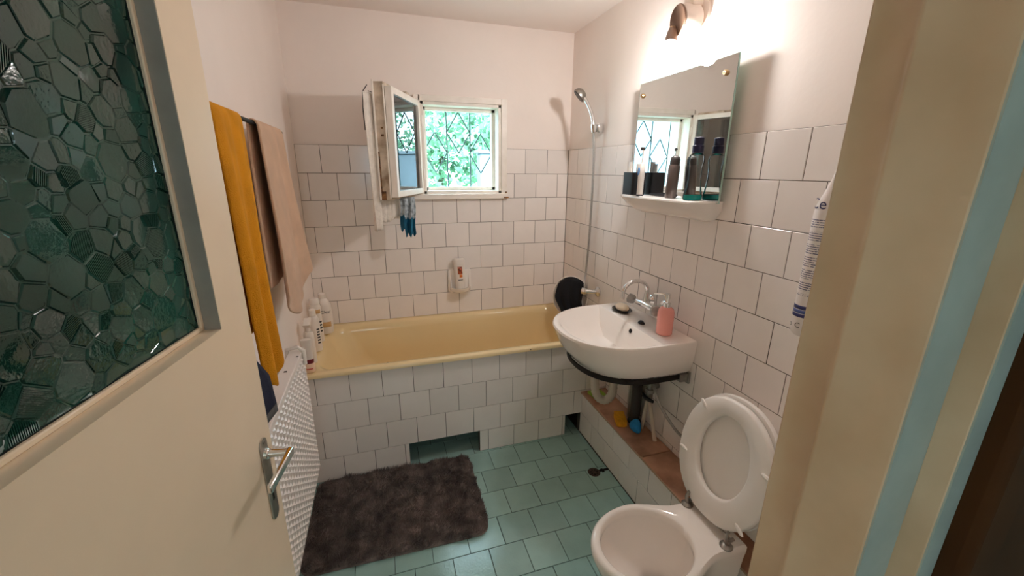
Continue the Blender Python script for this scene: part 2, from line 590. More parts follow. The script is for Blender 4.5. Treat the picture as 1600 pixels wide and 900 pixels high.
p3 = az(2.19, .1450)
p4 = az(2.43, .1450)
p5 = az(2.75, .1281)
p6 = az(2.87, .1281)
part('jamb', extr(prof + [(-.862, p3[1])], 0, 2.04), MT['jambpaint'], jamb, bevel=.0015)
part('blue_edge', extr([(p3[0] + .0004, p3[1] + .0005), (p3[0] + .0004, p3[1] - .0008), (p4[0], p4[1] - .0008), (p4[0], p4[1] + .0005)], 0, 2.04), MT['jambblue'], jamb, label='blue grey painted strip')
part('casing', extr([(p4[0], p4[1]), (p4[0], p4[1] - .003), (p5[0], p5[1]), (p6[0] + .004, p6[1]), (p6[0] + .004, p4[1])], 0, 2.06), MT['jambpaint'], jamb, bevel=.001)
part('blue_edge', extr([(p5[0] + .0004, p5[1] + .0003), (p5[0] + .0004, p5[1] - .0008), (p6[0] + .003, p6[1] - .0008), (p6[0] + .003, p6[1] + .0003)], 0, 2.06), MT['jambblue'], jamb, label='blue grey painted strip')
part('lintel', M().box((-1.628, YF - .10, 2.00), (-.862, YF + .002, 2.04)), MT['jambpaint'], jamb, bevel=.002)
part('jamb', M().box((-1.628, YF - .10, 0), (-1.598, YF + .002, 2.0)), MT['jambpaint'], jamb, bevel=.002)
hp = thing('hall_panelling', 'dark brown wood panelling on the hall wall beside the door frame', 'panelling', (-.6, p6[1], 0))
part('board', M().box((p6[0] + .002, p6[1] - .016, 0), (p6[0] + .042, p6[1] + .02, 2.2)), MT['brownwood'], hp, bevel=.006)
part('board', M().box((p6[0] + .043, p6[1] - .010, 0), (p6[0] + .30, p6[1] + .02, 2.2)), MT['brownwood'], hp, bevel=.002)
part('board', M().box((p6[0] + .302, p6[1] - .010, 0), (.249, p6[1] + .02, 2.2)), MT['brownwood'], hp, bevel=.002)

# ------------------------------------------------------------------ door
DX, DY = -1.487, -1.72
dd = Vector((-.14, -.99, 0)).normalized()
dn = Vector((.99, -.14, 0)).normalized()


def DT(s, w, z):
    v = Vector((DX, DY, 0)) + dd * s - dn * w
    return (v.x, v.y, z)


G0, G1, GZ0, GZ1 = .100, .585, 1.268, 1.93
door = struct_empty('door_1', 'open cream painted door with a dark green patterned glass pane', (DX, DY, 0))
part('door_leaf', M(DT).box((0, 0, .012), (G0, .040, 1.99)).box((G1, 0, .012), (.695, .040, 1.99)).box((G0, 0, .012), (G1, .040, GZ0)).box((G0, 0, GZ1), (G1, .040, 1.99)), MT['doorpaint'], door)
bd = M(DT)
for a, b in (((G0, .026, GZ0), (G0 + .009, .0335, GZ1)), ((G1 - .009, .026, GZ0), (G1, .0335, GZ1)), ((G0, .026, GZ0), (G1, .0335, GZ0 + .008)), ((G0, .026, GZ1 - .008), (G1, .0335, GZ1))):
    bd.box(a, b)
part('glazing_bead', bd, MT['doorpaint'], door, bevel=.002)
part('gap_line', M(DT).box((G0 + .0088, .0310, GZ0 + .006), (G0 + .0105, .0338, GZ1)).box((G0, .0310, GZ0 + .0078), (G1, .0338, GZ0 + .0092)), MT['dark'], door)  # black strips stand in for the dark of the gap beside the glass


# patterned glass: clipped voronoi cells standing proud of the pane
def clip(poly, nx, ny, c):
    out = []
    for i in range(len(poly)):
        a, b = poly[i], poly[(i + 1) % len(poly)]
        da, db = nx * a[0] + ny * a[1] - c, nx * b[0] + ny * b[1] - c
        if da <= 0:
            out.append(a)
        if (da < 0 < db) or (db < 0 < da):
            t = da / (da - db)
            out.append((a[0] + t * (b[0] - a[0]), a[1] + t * (b[1] - a[1])))
    return out


gp = part('glass_pane', M(DT).box((G0 - .006, .0335, GZ0 - .006), (G1 + .006, .0375, GZ1 + .006)), MT['dglass'], door)
R2 = random.Random(5)
seeds = []
tries = 0
while len(seeds) < 430 and tries < 40000:
    tries += 1
    q = (R2.uniform(G0, G1), R2.uniform(GZ0, GZ1))
    rr = R2.choice((.014, .019, .025, .033))
    if all((q[0] - s[0]) ** 2 + (q[1] - s[1]) ** 2 > (rr * .55 + s[2] * .55) ** 2 for s in seeds):
        seeds.append((q[0], q[1], rr))
cells = M(DT)
for i, s in enumerate(seeds):
    poly = [(G0 + .001, GZ0 + .001), (G1 - .001, GZ0 + .001), (G1 - .001, GZ1 - .001), (G0 + .001, GZ1 - .001)]
    for j, t in enumerate(seeds):
        if i != j:
            dx, dz = t[0] - s[0], t[1] - s[1]
            d2 = dx * dx + dz * dz
            if d2 < .012:
                # weighted bisector
                w_ = .5 + (s[2] ** 2 - t[2] ** 2) / (2 * d2) * .6
                w_ = min(.8, max(.2, w_))
                poly = clip(poly, dx, dz, dx * (s[0] + dx * w_) + dz * (s[1] + dz * w_))
                if len(poly) < 3:
                    break
    if len(poly) < 3:
        continue
    cx = sum(p[0] for p in poly) / len(poly)
    cz = sum(p[1] for p in poly) / len(poly)

    def inset(k, d):
        o = []
        for p in poly:
            L = hypot(p[0] - cx, p[1] - cz) + 1e-6
            f = max(.1, 1 - k / L)
            o.append((cx + (p[0] - cx) * f, d, cz + (p[1] - cz) * f))
        return o
    tx, tz = R2.gauss(0, .045), R2.gauss(0, .045)
    h = R2.uniform(.0010, .0024)
    r0 = inset(.0009, .0336)
    r1 = [(a, .0336 - h - (a - cx) * tx - (b - cz) * tz if True else 0, b) for a, _, b in inset(.0027, 0)]
    r1 = [(a, min(.0334, d), b) for a, d, b in r1]
    if R2.random() < .16 and len(poly) > 3:
        # ribbed cell: strips across the cell
        cells.loft([r0, r1])
        an = R2.uniform(0, pi)
        ux, uz = cos(an), sin(an)
        top = [(a, b) for a, _, b in r1]
        lo = min(a * ux + b * uz for a, b in top)
        hi = max(a * ux + b * uz for a, b in top)
        c_ = lo + .001
        while c_ < hi - .001:
            st = clip(clip(top, ux, uz, c_ + .0009), -ux, -uz, -c_)
            if len(st) >= 3:
                dm = .0336 - h - .0009
                cells.loft([[(a, dm + .0012 - (a - cx) * tx - (b - cz) * tz, b) for a, b in st], [(a, dm - (a - cx) * tx - (b - cz) * tz, b) for a, b in st]])
            c_ += .0022
    else:
        cells.loft([r0, r1])
part('glass_relief', cells, MT['dglass'], gp, angle=12, stuff=True)

part('reveal_shade', M(DT).box((G0 - .0005, .0008, GZ0), (G0 + .0012, .0262, GZ1)), MT['revealshade'], door, label='glazing rebate side, its shade put in as grey')  # thin added lining; its grey colour stands in for shade on this side
# handle
hpl = M(DT)
ring = []
for k in range(24):
    a = 2 * pi * k / 24
    ring.append((.040 + .017 * cos(a), .017 * sin(a)))
zc0, zc1 = .815, .982
pl = [(s, (zc1 if dz >= 0 else zc0) + dz) for s, dz in ring]
hpl.loft([[(s, 0, z) for s, z in pl], [(s, -.0022, z) for s, z in pl], [(.04 + (s - .04) * .9, -.0032, z) for s, z in pl]])
plate = part('handle_plate', hpl, MT['platesteel'], door)
lev = M(DT)
ZL = .962
lev.tube([(.04, 0, ZL), (.04, -.012, ZL)], [.013, .011], 16)
lev.tube([(.04, -.010, ZL), (.04, -.030, ZL), (.040, -.052, ZL)], [.0085, .0075, .0075], 12)
lev.loft([[(.034, -.046, ZL - .009), (.034, -.058, ZL - .009), (.034, -.058, ZL + .009), (.034, -.046, ZL + .009)],
          [(.150, -.047, ZL - .010), (.150, -.056, ZL - .010), (.150, -.056, ZL + .008), (.150, -.047, ZL + .008)]])
part('lever', lev, MT['chrome'], plate, bevel=.003)
part('keyhole', M(DT).box((.036, -.0036, .845), (.044, -.003, .872)), MT['dark'], plate)
part('screw', M(DT).lathe([(.004, 0), (.004, .0045), (.002, .005)], (.04, .0, .990), (0, -1, 0), 10), MT['steel'], plate)
lev2 = M(DT)
lev2.tube([(.04, .04, ZL), (.04, .085, ZL), (.045, .09, ZL), (.14, .09, ZL)], .008, 10)
part('lever', lev2, MT['chrome'], door)

# ------------------------------------------------------------------ window
win = struct_empty('window_1', 'small old wooden window with one sash swung open into the room', (WX0, 0, WZ0))
fr = M()
d0, d1 = -.004, .17
fr.box((WX0, d0, WZ0), (WX0 + .018, d1, WZ1)).box((WX1 - .018, d0, WZ0), (WX1, d1, WZ1)).box((WX0, d0, WZ1 - .018), (WX1, d1, WZ1)).box((WX0, d0, WZ0), (WX1, d1, WZ0 + .018))
part('frame', fr, MT['winpaint'], win, bevel=.002)
cs = M()
cs.box((WX1, -.012, WZ0 - .001), (WX1 + .036, .004, WZ1 + .036)).box((WX0 - .012, -.012, WZ1), (WX1, .004, WZ1 + .034)).box((WX0 - .036, -.012, WZ0 - .001), (WX0, .004, WZ1 + .034))
part('casing', cs, MT['winpaint'], win, bevel=.003)
part('sill', M().box((WX0 - .09, -.030, WZ0 - .032), (WX1 + .040, .006, WZ0 + .001)), MT['winpaint'], win, bevel=.005)
part('rot_patch', M().box((WX1 + .012, -.0325, WZ0 - .029), (WX1 + .043, -.010, WZ0 - .020)).box((WX1 + .024, -.014, WZ0 - .019), (WX1 + .036, -.012, WZ0 + .012)), MT['rot'], win, bevel=.003)
of = M()
x0, x1, z0, z1 = WX0 + .018, WX1 - .018, WZ0 + .018, WZ1 - .018
fw = .020
for a, b in (((x0, .085, z0), (x0 + fw, .12, z1)), ((x1 - fw, .085, z0), (x1, .12, z1)), ((x0, .085, z1 - fw), (x1, .12, z1)), ((x0, .085, z0), (x1, .12, z0 + fw))):
    of.box(a, b)
outer = part('outer_frame', of, MT['winpaint'], win, bevel=.002)
bars = [(-.775, 1.39, -.775, 1.93), (-.622, 1.39, -.622, 1.93), (-.930, 1.39, -.930, 1.93), (-.478, 1.39, -.478, 1.93)]
for x_, za, xb, zb in bars:
    part('grille_bar', M().tube([(x_, .205, za), (xb, .205, zb)], .0042, 8), MT['ironbar'], win)
for cx_, cz_ in ((-.852, 1.643), (-.698, 1.768), (-.551, 1.640)):
    hw, hh = .0765, .125
    path = [(cx_, .205, cz_ + hh), (cx_ + hw, .205, cz_), (cx_, .205, cz_ - hh), (cx_ - hw, .205, cz_), (cx_, .205, cz_ + hh)]
    m = M()
    for a, b in zip(path[:-1], path[1:]):
        m.tube([a, b], .0038, 8)
    part('grille_diamond', m, MT['ironbar'], win)

# opened double sash
su = Vector((-.375, -.927, 0)).normalized()
sn = Vector((-.927, .375, 0)).normalized()
SO = Vector((-.958, -.006, 0))


def ST(u, t, z):
    v = SO + su * u + sn * t
    return (v.x, v.y, z)


SW, SZ0, SZ1 = .455, 1.400, 1.916


def sash_frame(t0, t1, w, z0, z1, u1):
    m = M(ST)
    m.box((0, t0, z0), (w, t1, z1)).box((u1 - w, t0, z0), (u1, t1, z1)).box((w, t0, z0), (u1 - w, t1, z0 + w)).box((w, t0, z1 - w), (u1 - w, t1, z1))
    return m


sash = part('sash', sash_frame(0, .034, .030, SZ0, SZ1, SW), MT['winpaint'], win, bevel=.002, label='white painted open sash')
part('pane', M(ST).box((.026, .014, SZ0 + .026), (SW - .026, .017, SZ1 - .026)), MT['sglass'], sash)
part('rear_sash', sash_frame(.038, .088, .036, SZ0 - .012, SZ1 + .018, SW + .004), MT['oldwood'], win, bevel=.002, label='worn stained wooden rear sash')
part('edge_strip', M(ST).box((SW + .003, .034, SZ0 - .004), (SW + .009, .040, SZ1 + .004)).box((SW + .003, .084, SZ0 - .012), (SW + .010, .092, SZ1 + .026)), MT['winpaint'], win, bevel=.001)
part('rot_patch', M(ST).box((SW + .0035, .060, SZ0 - .014), (SW + .0075, .090, SZ0 + .03)).box((SW + .0035, .078, SZ0 + .03), (SW + .0078, .087, SZ0 + .22)).box((SW + .003, .050, SZ0 + .29), (SW + .0052, .064, SZ0 + .30)).box((SW + .003, .052, SZ0 + .325), (SW + .0052, .063, SZ0 + .333)), MT['rot'], win)
part('catch', M(ST).box((SW * .36, .006, SZ1), (SW * .46, .03, SZ1 + .016)), MT['oldwood'], win, bevel=.004)
part('hinge', M().tube([(-.953, -.008, 1.48), (-.953, -.008, 1.54)], .006, 8), MT['winpaint'], win)
part('hinge', M().tube([(-.953, -.008, 1.78), (-.953, -.008, 1.84)], .006, 8), MT['winpaint'], win)

# lace curtain on the rear of the sash
R3 = random.Random(3)


def lace(u, v):
    uu = .15 + u * (SW + .045 - .15)
    z = SZ1 - .03 - v * (.50 + .175 * (1 if u > .72 else .78 + .05 * sin(u * 40)) - .02)
    t = .112 + .016 * sin(u * 34 + v * 1.5) * (.3 + .7 * v) + .006 * sin(u * 71)
    return ST(uu, t, z)


cur = thing('lace_curtain', 'off-white lace curtain hanging behind the open window sash', 'curtain', ST(.25, .11, 1.25))
part('cloth', M().grid(lace, 90, 40), MT['lace'], cur, solid=.0012)
part('wire', M().tube([ST(.01, .095, SZ1 - .02), ST(SW + .03, .100, SZ1 - .028)], .0016, 6), MT['iron'], cur)
cord = [ST(SW + .02, .108, SZ1 + .0), ST(SW + .035, .124, SZ1 - .03), ST(SW + .04, .128, SZ1 - .10), ST(SW + .038, .127, SZ1 - .20)]
solo('curtain_cord', M().tube(cord, .0022, 6), MT['iron'], 'thin black cord dangling beside the lace curtain', 'cord', cord[0])


def bluec(u, v):
    x = -1.114 + .082 * u + .004 * sin(v * 6)
    z = 1.386 - v * (.185 + .030 * (u > .3) + .012 * sin(u * 23))
    y = -.185 + .012 * sin(u * 15 + v) * (.4 + v)
    return (x, y, z)


bc = thing('hanging_cloth', 'small cloth, grey patterned above and teal below, hung under the window sash', 'cloth', (-1.07, -.185, 1.386))
part('upper_half', M().grid(lambda u, v: bluec(u, v * .55), 16, 10), MT['greycloth'], bc, solid=.003)
part('lower_half', M().grid(lambda u, v: bluec(u, .55 + v * .45), 16, 10), MT['tealcloth'], bc, solid=.003)


# ------------------------------------------------------------------ bathtub
def rrect(x0, x1, y0, y1, r, z, n=8):
    out = []
    for cx, cy, a0 in ((x1 - r, y1 - r, 0), (x0 + r, y1 - r, pi / 2), (x0 + r, y0 + r, pi), (x1 - r, y0 + r, 3 * pi / 2)):
        for k in range(n + 1):
            a = a0 + (pi / 2) * k / n
            out.append((cx + r * cos(a), cy + r * sin(a), z))
    return out


tubx0, tubx1, tuby0, tuby1 = XL + .002, -.002, -.694, -.0025
tb = thing('bathtub', 'cream beige enamel bathtub built in behind the tiled apron', 'bathtub', (-.82, -.34, .2))
rim = M()
rim.loft([rrect(tubx0, tubx1, tuby0, tuby1, .012, .590), rrect(tubx0, tubx1, tuby0, tuby1, .014, .604),
          rrect(tubx0 + .004, tubx1 - .004, tuby0 + .005, tuby1 - .003, .016, .6095),
          rrect(tubx0 + .03, tubx1 - .03, tuby0 + .030, tuby1 - .025, .03, .6085),
          rrect(tubx0 + .055, tubx1 - .060, tuby0 + .050, tuby1 - .048, .09, .6055),
          rrect(tubx0 + .068, tubx1 - .070, tuby0 + .060, tuby1 - .058, .11, .595),
          rrect(tubx0 + .085, tubx1 - .078, tuby0 + .068, tuby1 - .066, .12, .56),
          rrect(tubx0 + .16, tubx1 - .10, tuby0 + .085, tuby1 - .085, .13, .40),
          rrect(tubx0 + .26, tubx1 - .125, tuby0 + .10, tuby1 - .10, .14, .28),
          rrect(tubx0 + .32, tubx1 - .16, tuby0 + .13, tuby1 - .13, .14, .245),
          rrect(tubx0 + .42, tubx1 - .26, tuby0 + .20, tuby1 - .20, .12, .238)], cap0=False)
part('shell', rim, MT['tub'], tb, angle=60)
part('drain', M().lathe([(.0, .0), (.028, .0), (.026, .004), (.01, .003)], (-.36, -.35, .238), (0, 0, 1), 20), MT['chrome'], tb)
part('overflow', M().lathe([(.03, 0), (.03, .004), (.022, .009), (.004, .010)], (-.0795, -.35, .50), (-1, 0, .15), 20), MT['chrome'], tb)
for cx_, cy_, cz_ in ((-.50, -.6935, .601), (-1.245, -.60, .5855)):
    part('enamel_chip', M().lathe([(.0045, -.001), (.0045, .0006)], (cx_, cy_, cz_), (0, -1, .3) if cy_ < -.65 else (0, .4, 1), 7), MT['dark'], tb)

# ------------------------------------------------------------------ toilet
TY = -1.757


def egg(xf, xb, wmax, wdeck, xm, n=18, p=2.0):
    """left half-width profile from front tip to back; returns closed list of (x, dy)"""
    half = []
    for k in range(n + 1):
        a = (pi / 2) * k / n
        half.append((xm + (xf - xm) * cos(a), wmax * sin(a) ** (2 / p)))
    for k in range(1, 9):
        t = k / 8
        e = t * t * (3 - 2 * t)
        half.append((xm + (xb - .10 - xm) * t, wmax + (wdeck - wmax) * e))
    for k in range(1, 4):
        half.append((xb - .10 + .10 * k / 3, wdeck))
    return half


def ring_from(half, z, cy=TY):
    r = [(x, cy + d, z) for x, d in half]
    l = [(x, cy - d, z) for x, d in half[::-1]]
    return r + l[:-1] if abs(half[0][1]) < 1e-6 else r + l


def ell_match(half, cx, a, b, z, cy=TY, back=None):
    """ellipse with the same number of points as ring_from(half)"""
    n = len(half)
    out = []
    for k in range(n):
        t = pi * k / (n - 1)
        out.append((cx - a * cos(t), b * sin(t)))
    r = [(x, cy + d, z) for x, d in out]
    l = [(x, cy - d, z) for x, d in out[::-1]]
    return r + l[:-1]


wc = thing('toilet', 'white ceramic toilet with seat and lid raised against the cistern', 'toilet', (-.38, TY, 0))
hTop = egg(-.668, -.185, .160, .105, -.47)
hMid = egg(-.655, -.185, .150, .100, -.46)
hLow = egg(-.600, -.185, .112, .088, -.42)
hFoot = egg(-.585, -.20, .108, .095, -.40)
hTopIn = egg(-.660, -.190, .152, .100, -.47)
n_ = len(hTop)
bw = M()
bw.loft([ring_from(hFoot, .001), ring_from(hFoot, .03), ring_from(hLow, .10), ring_from(hLow, .19), ring_from(egg(-.63, -.185, .135, .095, -.44), .27), ring_from(hMid, .335), ring_from(hTop, .368),
         ring_from(hTop, .386), ring_from(hTopIn, .3945),
         ell_match(hTop, -.487, .156, .139, .3945), ell_match(hTop, -.487, .150, .133, .388), ell_match(hTop, -.485, .149, .132, .365),
         ell_match(hTop, -.482, .156, .139, .335), ell_match(hTop, -.47, .135, .115, .27), ell_match(hTop, -.45, .10, .085, .225), ell_match(hTop, -.43, .06, .055, .200), ell_match(hTop, -.42, .05, .048, .150)])
part('bowl', bw, MT['ceramic'], wc, angle=50)
part('water', M().lathe([(.049, 0), (.049, .001)], (-.42, TY, .160), (0, 0, 1), 24), MT['clearpl'], wc)
tk = M()
tk.loft([rrect(-.150, -.006, TY - .17, TY + .185, .035, .385), rrect(-.160, -.004, TY - .185, TY + .20, .04, .45), rrect(-.168, -.004, TY - .195, TY + .212, .035, .665)])
tank = part('cistern', tk, MT['ceramic'], wc, bevel=.006)
tl = M()
tl.loft([rrect(-.174, -.003, TY - .200, TY + .218, .04, .662), rrect(-.178, -.003, TY - .203, TY + .222, .04, .672), rrect(-.174, -.004, TY - .200, TY + .218, .04, .692), rrect(-.160, -.012, TY - .188, TY + .205, .03, .699)])
part('cistern_lid', tl, MT['ceramic'], tank, angle=50)
# seat and lid
HX, HZ = -.232, .412
lean = radians(9.5)


def seatT(off):
    def T(u, v, w):      # u across (+y), v up from hinge, w towards the room
        w = w + off
        return (HX + sin(lean) * v - cos(lean) * w, TY + .018 + u, HZ + cos(lean) * v + sin(lean) * w)
    return T


def seat_ring(W, H, v0, k=44, flat=.0, p=2.25):
    out = []
    for i in range(k):
        a = 2 * pi * i / k
        c, s_ = cos(a), sin(a)
        u = W * abs(c) ** (2 / p) * (1 if c >= 0 else -1)
        v = H * abs(s_) ** (2 / p) * (1 if s_ >= 0 else -1)
        wid = 1 - .10 * (v / H) * (.5 if v > 0 else -.2)
        out.append((u * wid, v0 + v))
    return out


o0 = seat_ring(.180, .212, .212)
i0 = seat_ring(.102, .142, .226, p=2.05)
sg = M(seatT(.012))


def lift(r, w, k=1., cv=.212):
    return [(u * k, cv + (v - cv) * k, w) for u, v in r]


sg.loft([lift(o0, -.008, .985), lift(o0, 0, 1), lift(o0, .010, .992), lift(o0, .014, .965), lift(i0, .015, 1.06, .226), lift(i0, .010, 1.0, .226), lift(i0, -.004, .985, .226), lift(i0, -.008, 1.01, .226), lift(o0, -.008, .985)], cap0=False, cap1=False)
seat = part('seat', sg, MT['seat'], wc, angle=50)
for u, v, a in ((-.132, .068, .5), (.150, .160, 0.), (-.158, .275, 0.05), (.118, .355, .6)):
    bm_ = M(seatT(.012))
    bpts = []
    for w, k in ((.013, 1), (.0185, .9), (.020, .6)):
        rg = []
        for i in range(12):
            an = 2 * pi * i / 12
            ex, ey = .020 * cos(an) * k, .0065 * sin(an) * k
            rg.append((u + ex * cos(a) - ey * sin(a), v + ex * sin(a) + ey * cos(a), w))
        bpts.append(rg)
    bm_.loft(bpts)
    part('bumper', bm_, MT['seat'], seat)
ol = seat_ring(.184, .216, .216)
lm = M(seatT(-.012))
lm.loft([lift(ol, -.012, .93, .216), lift(ol, -.008, .99, .216), lift(ol, .0, 1, .216), lift(ol, .009, .99, .216), lift(ol, .009, .90, .216)])
part('lid', lm, MT['seat'], wc, angle=50)
for hy in (-.088, .090):
    hm = M()
    hm.lathe([(.020, 0), (.020, .004), (.014, .010), (.006, .012)], (HX - .022, TY + hy, .394), (0, 0, 1), 18)
    hm.tube([(HX - .02, TY + hy, .400), (HX - .012, TY + hy, .412), (HX + .004, TY + hy, .414)], .006, 8)
    hm.tube([(HX - .022, TY + hy, .404), (HX - .030, TY + hy, .430), (HX - .022, TY + hy, .452)], [.007, .0065, .005], 8)
    part('hinge', hm, MT['steel'], wc)
part('hinge_rod', M().tube([(HX - .006, TY - .088, .414), (HX - .006, TY + .09, .414)], .004, 8), MT['steel'], wc)
fp = M().lathe([(.012, 0), (.012, .014), (.016, .016), (.016, .030), (.010, .034)], (-.085, TY + .2085, .625), (0, 1, 0), 14)
part('inlet', fp, MT['steel'], tank)

# ------------------------------------------------------------------ wash basin
BY = -1.065


def dshape(xf, w, xm, n=16, xb=-.002, p=2.2):
    half = []
    for k in range(n + 1):
        a = (pi / 2) * k / n
        half.append((xm + (xf - xm) * cos(a) ** (2 / p), w * sin(a) ** (2 / p)))
    for k in range(1, 5):
        half.append((xm + (xb - xm) * k / 4, w))
    return half


wbn = thing('washbasin', 'white ceramic half-round washbasin fixed to the tiled wall', 'washbasin', (-.24, BY, .70))
hA = dshape(-.510, .280, -.20)
nA = len(hA)


def bring(h, z, back=None):
    return ring_from(h, z, BY)


def inner(h, z, xb):
    n = len(h)
    # D with straight back at xb
    return ring_from(h, z, BY)


iA = dshape(-.478, .262, -.22, xb=-.158, p=2.4)
iB = dshape(-.468, .252, -.23, xb=-.166, p=2.4)
iC = dshape(-.420, .205, -.24, xb=-.185, p=2.3)
iD = dshape(-.350, .13, -.26, xb=-.20, p=2.2)
iE = dshape(-.295, .05, -.26, xb=-.225, p=2.1)
bs = M()
bs.loft([bring(dshape(-.405, .246, -.17, p=2.4), .700), bring(dshape(-.430, .258, -.18, p=2.4), .711), bring(dshape(-.472, .272, -.19, p=2.3), .765), bring(dshape(-.500, .278, -.20), .825), bring(dshape(-.509, .280, -.20), .848),
         bring(dshape(-.505, .277, -.20, xb=-.003), .8565), bring(dshape(-.494, .270, -.20, xb=-.004), .8590),
         bring(iA, .8565), bring(iB, .846), bring(iC, .775), bring(iD, .738), bring(iE, .730)])
part('basin', bs, MT['ceramic'], wbn, angle=42)
part('overflow_hole', M().lathe([(.0105, 0), (.0105, .0015)], (-.1705, -1.112, .834), (-1, 0, .25), 16), MT['dark'], wbn)
ov = M()
ov.loft([[( -.105 + .012 * cos(a) * k, -1.096 + .016 * sin(a) * k, .858 + h) for a in [2 * pi * i / 12 for i in range(12)]] for k, h in ((1.2, 0), (1.05, .006), (.6, .013))])
part('tap_hole_plug', ov, MT['blackpl'], wbn)
part('drain', M().lathe([(.024, .0), (.024, .002), (.012, .003)], (-.26, BY, .730), (0, 0, 1), 18), MT['chrome'], wbn)
br = M()
brp = [(x, d) for x, d in dshape(-.425, .252, -.17, n=14)]
bp = [(x, BY + d) for x, d in brp[::-1]] + [(x, BY - d) for x, d in brp[1:]]
rings = []
for i, (x, y) in enumerate(bp):
    a, b = bp[max(i - 1, 0)], bp[min(i + 1, len(bp) - 1)]
    tx, ty = b[0] - a[0], b[1] - a[1]
    L = hypot(tx, ty)
    nx, ny = -ty / L, tx / L
    rings.append([(x + nx * .004, y + ny * .004, .676), (x + nx * .004, y + ny * .004, .699), (x - nx * .004, y - ny * .004, .699), (x - nx * .004, y - ny * .004, .676)])
br.loft(rings)
br.box((-.30, BY - .25, .688), (-.27, BY + .25, .697))
part('bracket', br, MT['iron'], wbn, bevel=.0015, label='dark iron support bracket')
part('bracket_end', M().box((-.05, BY - .262, .665), (-.002, BY - .243, .700)).box((-.012, BY - .268, .655), (-.002, BY - .238, .71)), MT['steel'], wbn, bevel=.002)

# faucet on the wall
fc = thing('wall_faucet', 'chrome wall-mounted mixer tap with curved spout above the washbasin', 'faucet', (-.02, -1.065, .935))
FZ = .935
b_ = M()
b_.tube([(-.072, -1.000, FZ), (-.072, -1.065, FZ + .004), (-.072, -1.130, FZ)], [.014, .017, .014], 14)
for y in (-1.015, -1.115):
    b_.tube([(-.001, y, FZ), (-.072, y, FZ)], [.013, .012], 14)
part('body', b_, MT['chrome'], fc)
for y in (-1.015, -1.115):
    part('flange', M().lathe([(.030, 0), (.029, .005), (.016, .014)], (-.001, y, FZ), (-1, 0, 0), 20), MT['chrome'], fc)
sp = [(-.072, -1.065, FZ + .01), (-.068, -1.065, FZ + .05)]
for k in range(13):
    a = pi * k / 12
    sp.append((-.129 + .062 * cos(a), -1.065 + .006 * k / 12, 1.005 + .050 * sin(a)))
sp.append((-.192, -1.059, .988))
sp.append((-.193, -1.059, .974))
part('spout', M().tube(sp, [.012] * 2 + [.0095] * 12 + [.0085, .0085, .0095], 14), MT['chrome'], fc)
for y, s_ in ((-1.000, 1), (-1.130, -1)):
    kn = M().lathe([(.010, 0), (.010, .014), (.020, .018), (.025, .030), (.024, .044), (.012, .050)], (-.072, y, FZ), (-.35, s_ * .9, .1), 8)
    part('knob', kn, MT['crystal'], fc)

# soap, dish, dispenser
sd = solo('soap_dish', M().lathe([(.0, .859), (.030, .8595), (.048, .868), (.046, .8685), (.030, .863), (0, .863)], (-.095, -.915, 0), (0, 0, 1), 28), MT['soapdish'],
          'small dark oval soap dish on the washbasin rim', 'dish', (-.095, -.915, .859))
sd.scale = (.95, 1.25, 1)
so = M()
so.loft([[(-.095 + .030 * k * cos(a), -.915 + .044 * k * sin(a), .864 + h) for a in [2 * pi * i / 24 for i in range(24)]] for k, h in ((.55, 0), (.9, .004), (1., .012), (.95, .020), (.75, .026), (.35, .029))])
solo('soap_bar', so, MT['soap'], 'oval cream soap bar lying in the dark dish', 'soap', (-.095, -.915, .864))
ds = thing('soap_dispenser', 'pink soap dispenser bottle with silver pump on the washbasin', 'dispenser', (-.085, -1.232, .8585))
part('bottle', M().lathe([(.0, 0), (.030, 0), (.034, .004), (.0345, .095), (.031, .112), (.020, .122), (.013, .125)], (-.085, -1.232, .859), (0, 0, 1), 32), MT['pinkbottle'], ds)
pm = M().lathe([(.0155, .122), (.0155, .140), (.011, .142), (.008, .146), (.008, .160), (.0125, .161), (.0125, .180), (.004, .182)], (-.085, -1.232, .859), (0, 0, 1), 20)
pm.tube([(-.085, -1.232, 1.034), (-.105, -1.208, 1.035), (-.121, -1.188, 1.031)], [.005, .0042, .003], 8)
part('pump', pm, MT['chrome'], ds)

# plumbing under the basin
wp = thing('waste_pipe', 'dark grey waste pipe running from the washbasin down to the ledge', 'pipe', (-.06, -1.06, .278))
part('tailpiece', M().lathe([(.030, .700), (.030, .670), (.022, .66), (.022, .615)], (-.155, -1.10, 0), (0, 0, 1), 18), MT['greypvc'], wp)
part('elbow', M().tube([(-.155, -1.10, .640), (-.145, -1.097, .612), (-.110, -1.083, .592), (-.075, -1.063, .565), (-.052, -1.045, .52), (-.042, -1.034, .42), (-.040, -1.030, .290)], [.024, .026, .027, .027, .026, .026, .026], 16), MT['greypvc'], wp)
part('upright', M().tube([(-.030, -.985, .279), (-.030, -.985, .660)], .021, 14), MT['steel'], wp)
part('collar', M().lathe([(.034, 0), (.034, .008), (.028, .014)], (-.040, -1.030, .2785), (0, 0, 1), 18), MT['blackpl'], wp)
ub = thing('flexible_trap', 'ivory corrugated flexible waste hose looping below the washbasin', 'hose', (-.15, -.90, .30))
cp = []
rs = []
for k in range(61):
    t = k / 60
    if t < .3:
        p_ = (-.135, -.955, .640 - (t / .3) * .20)
    elif t < .7:
        a = (t - .3) / .4 * pi
        p_ = (-.172 + .037 * cos(a), -.928 - .027 * cos(a), .440 - .072 * sin(a))
    else:
        p_ = (-.209 - .01 * (t - .7) / .3, -.901 + .01 * (t - .7) / .3, .440 + (t - .7) / .3 * .20)
    cp.append(p_)
    rs.append(.0235 if k % 2 else .0198)
part('corrugated_tube', M().tube(cp, rs, 14), MT['whitepvc'], ub, angle=80)
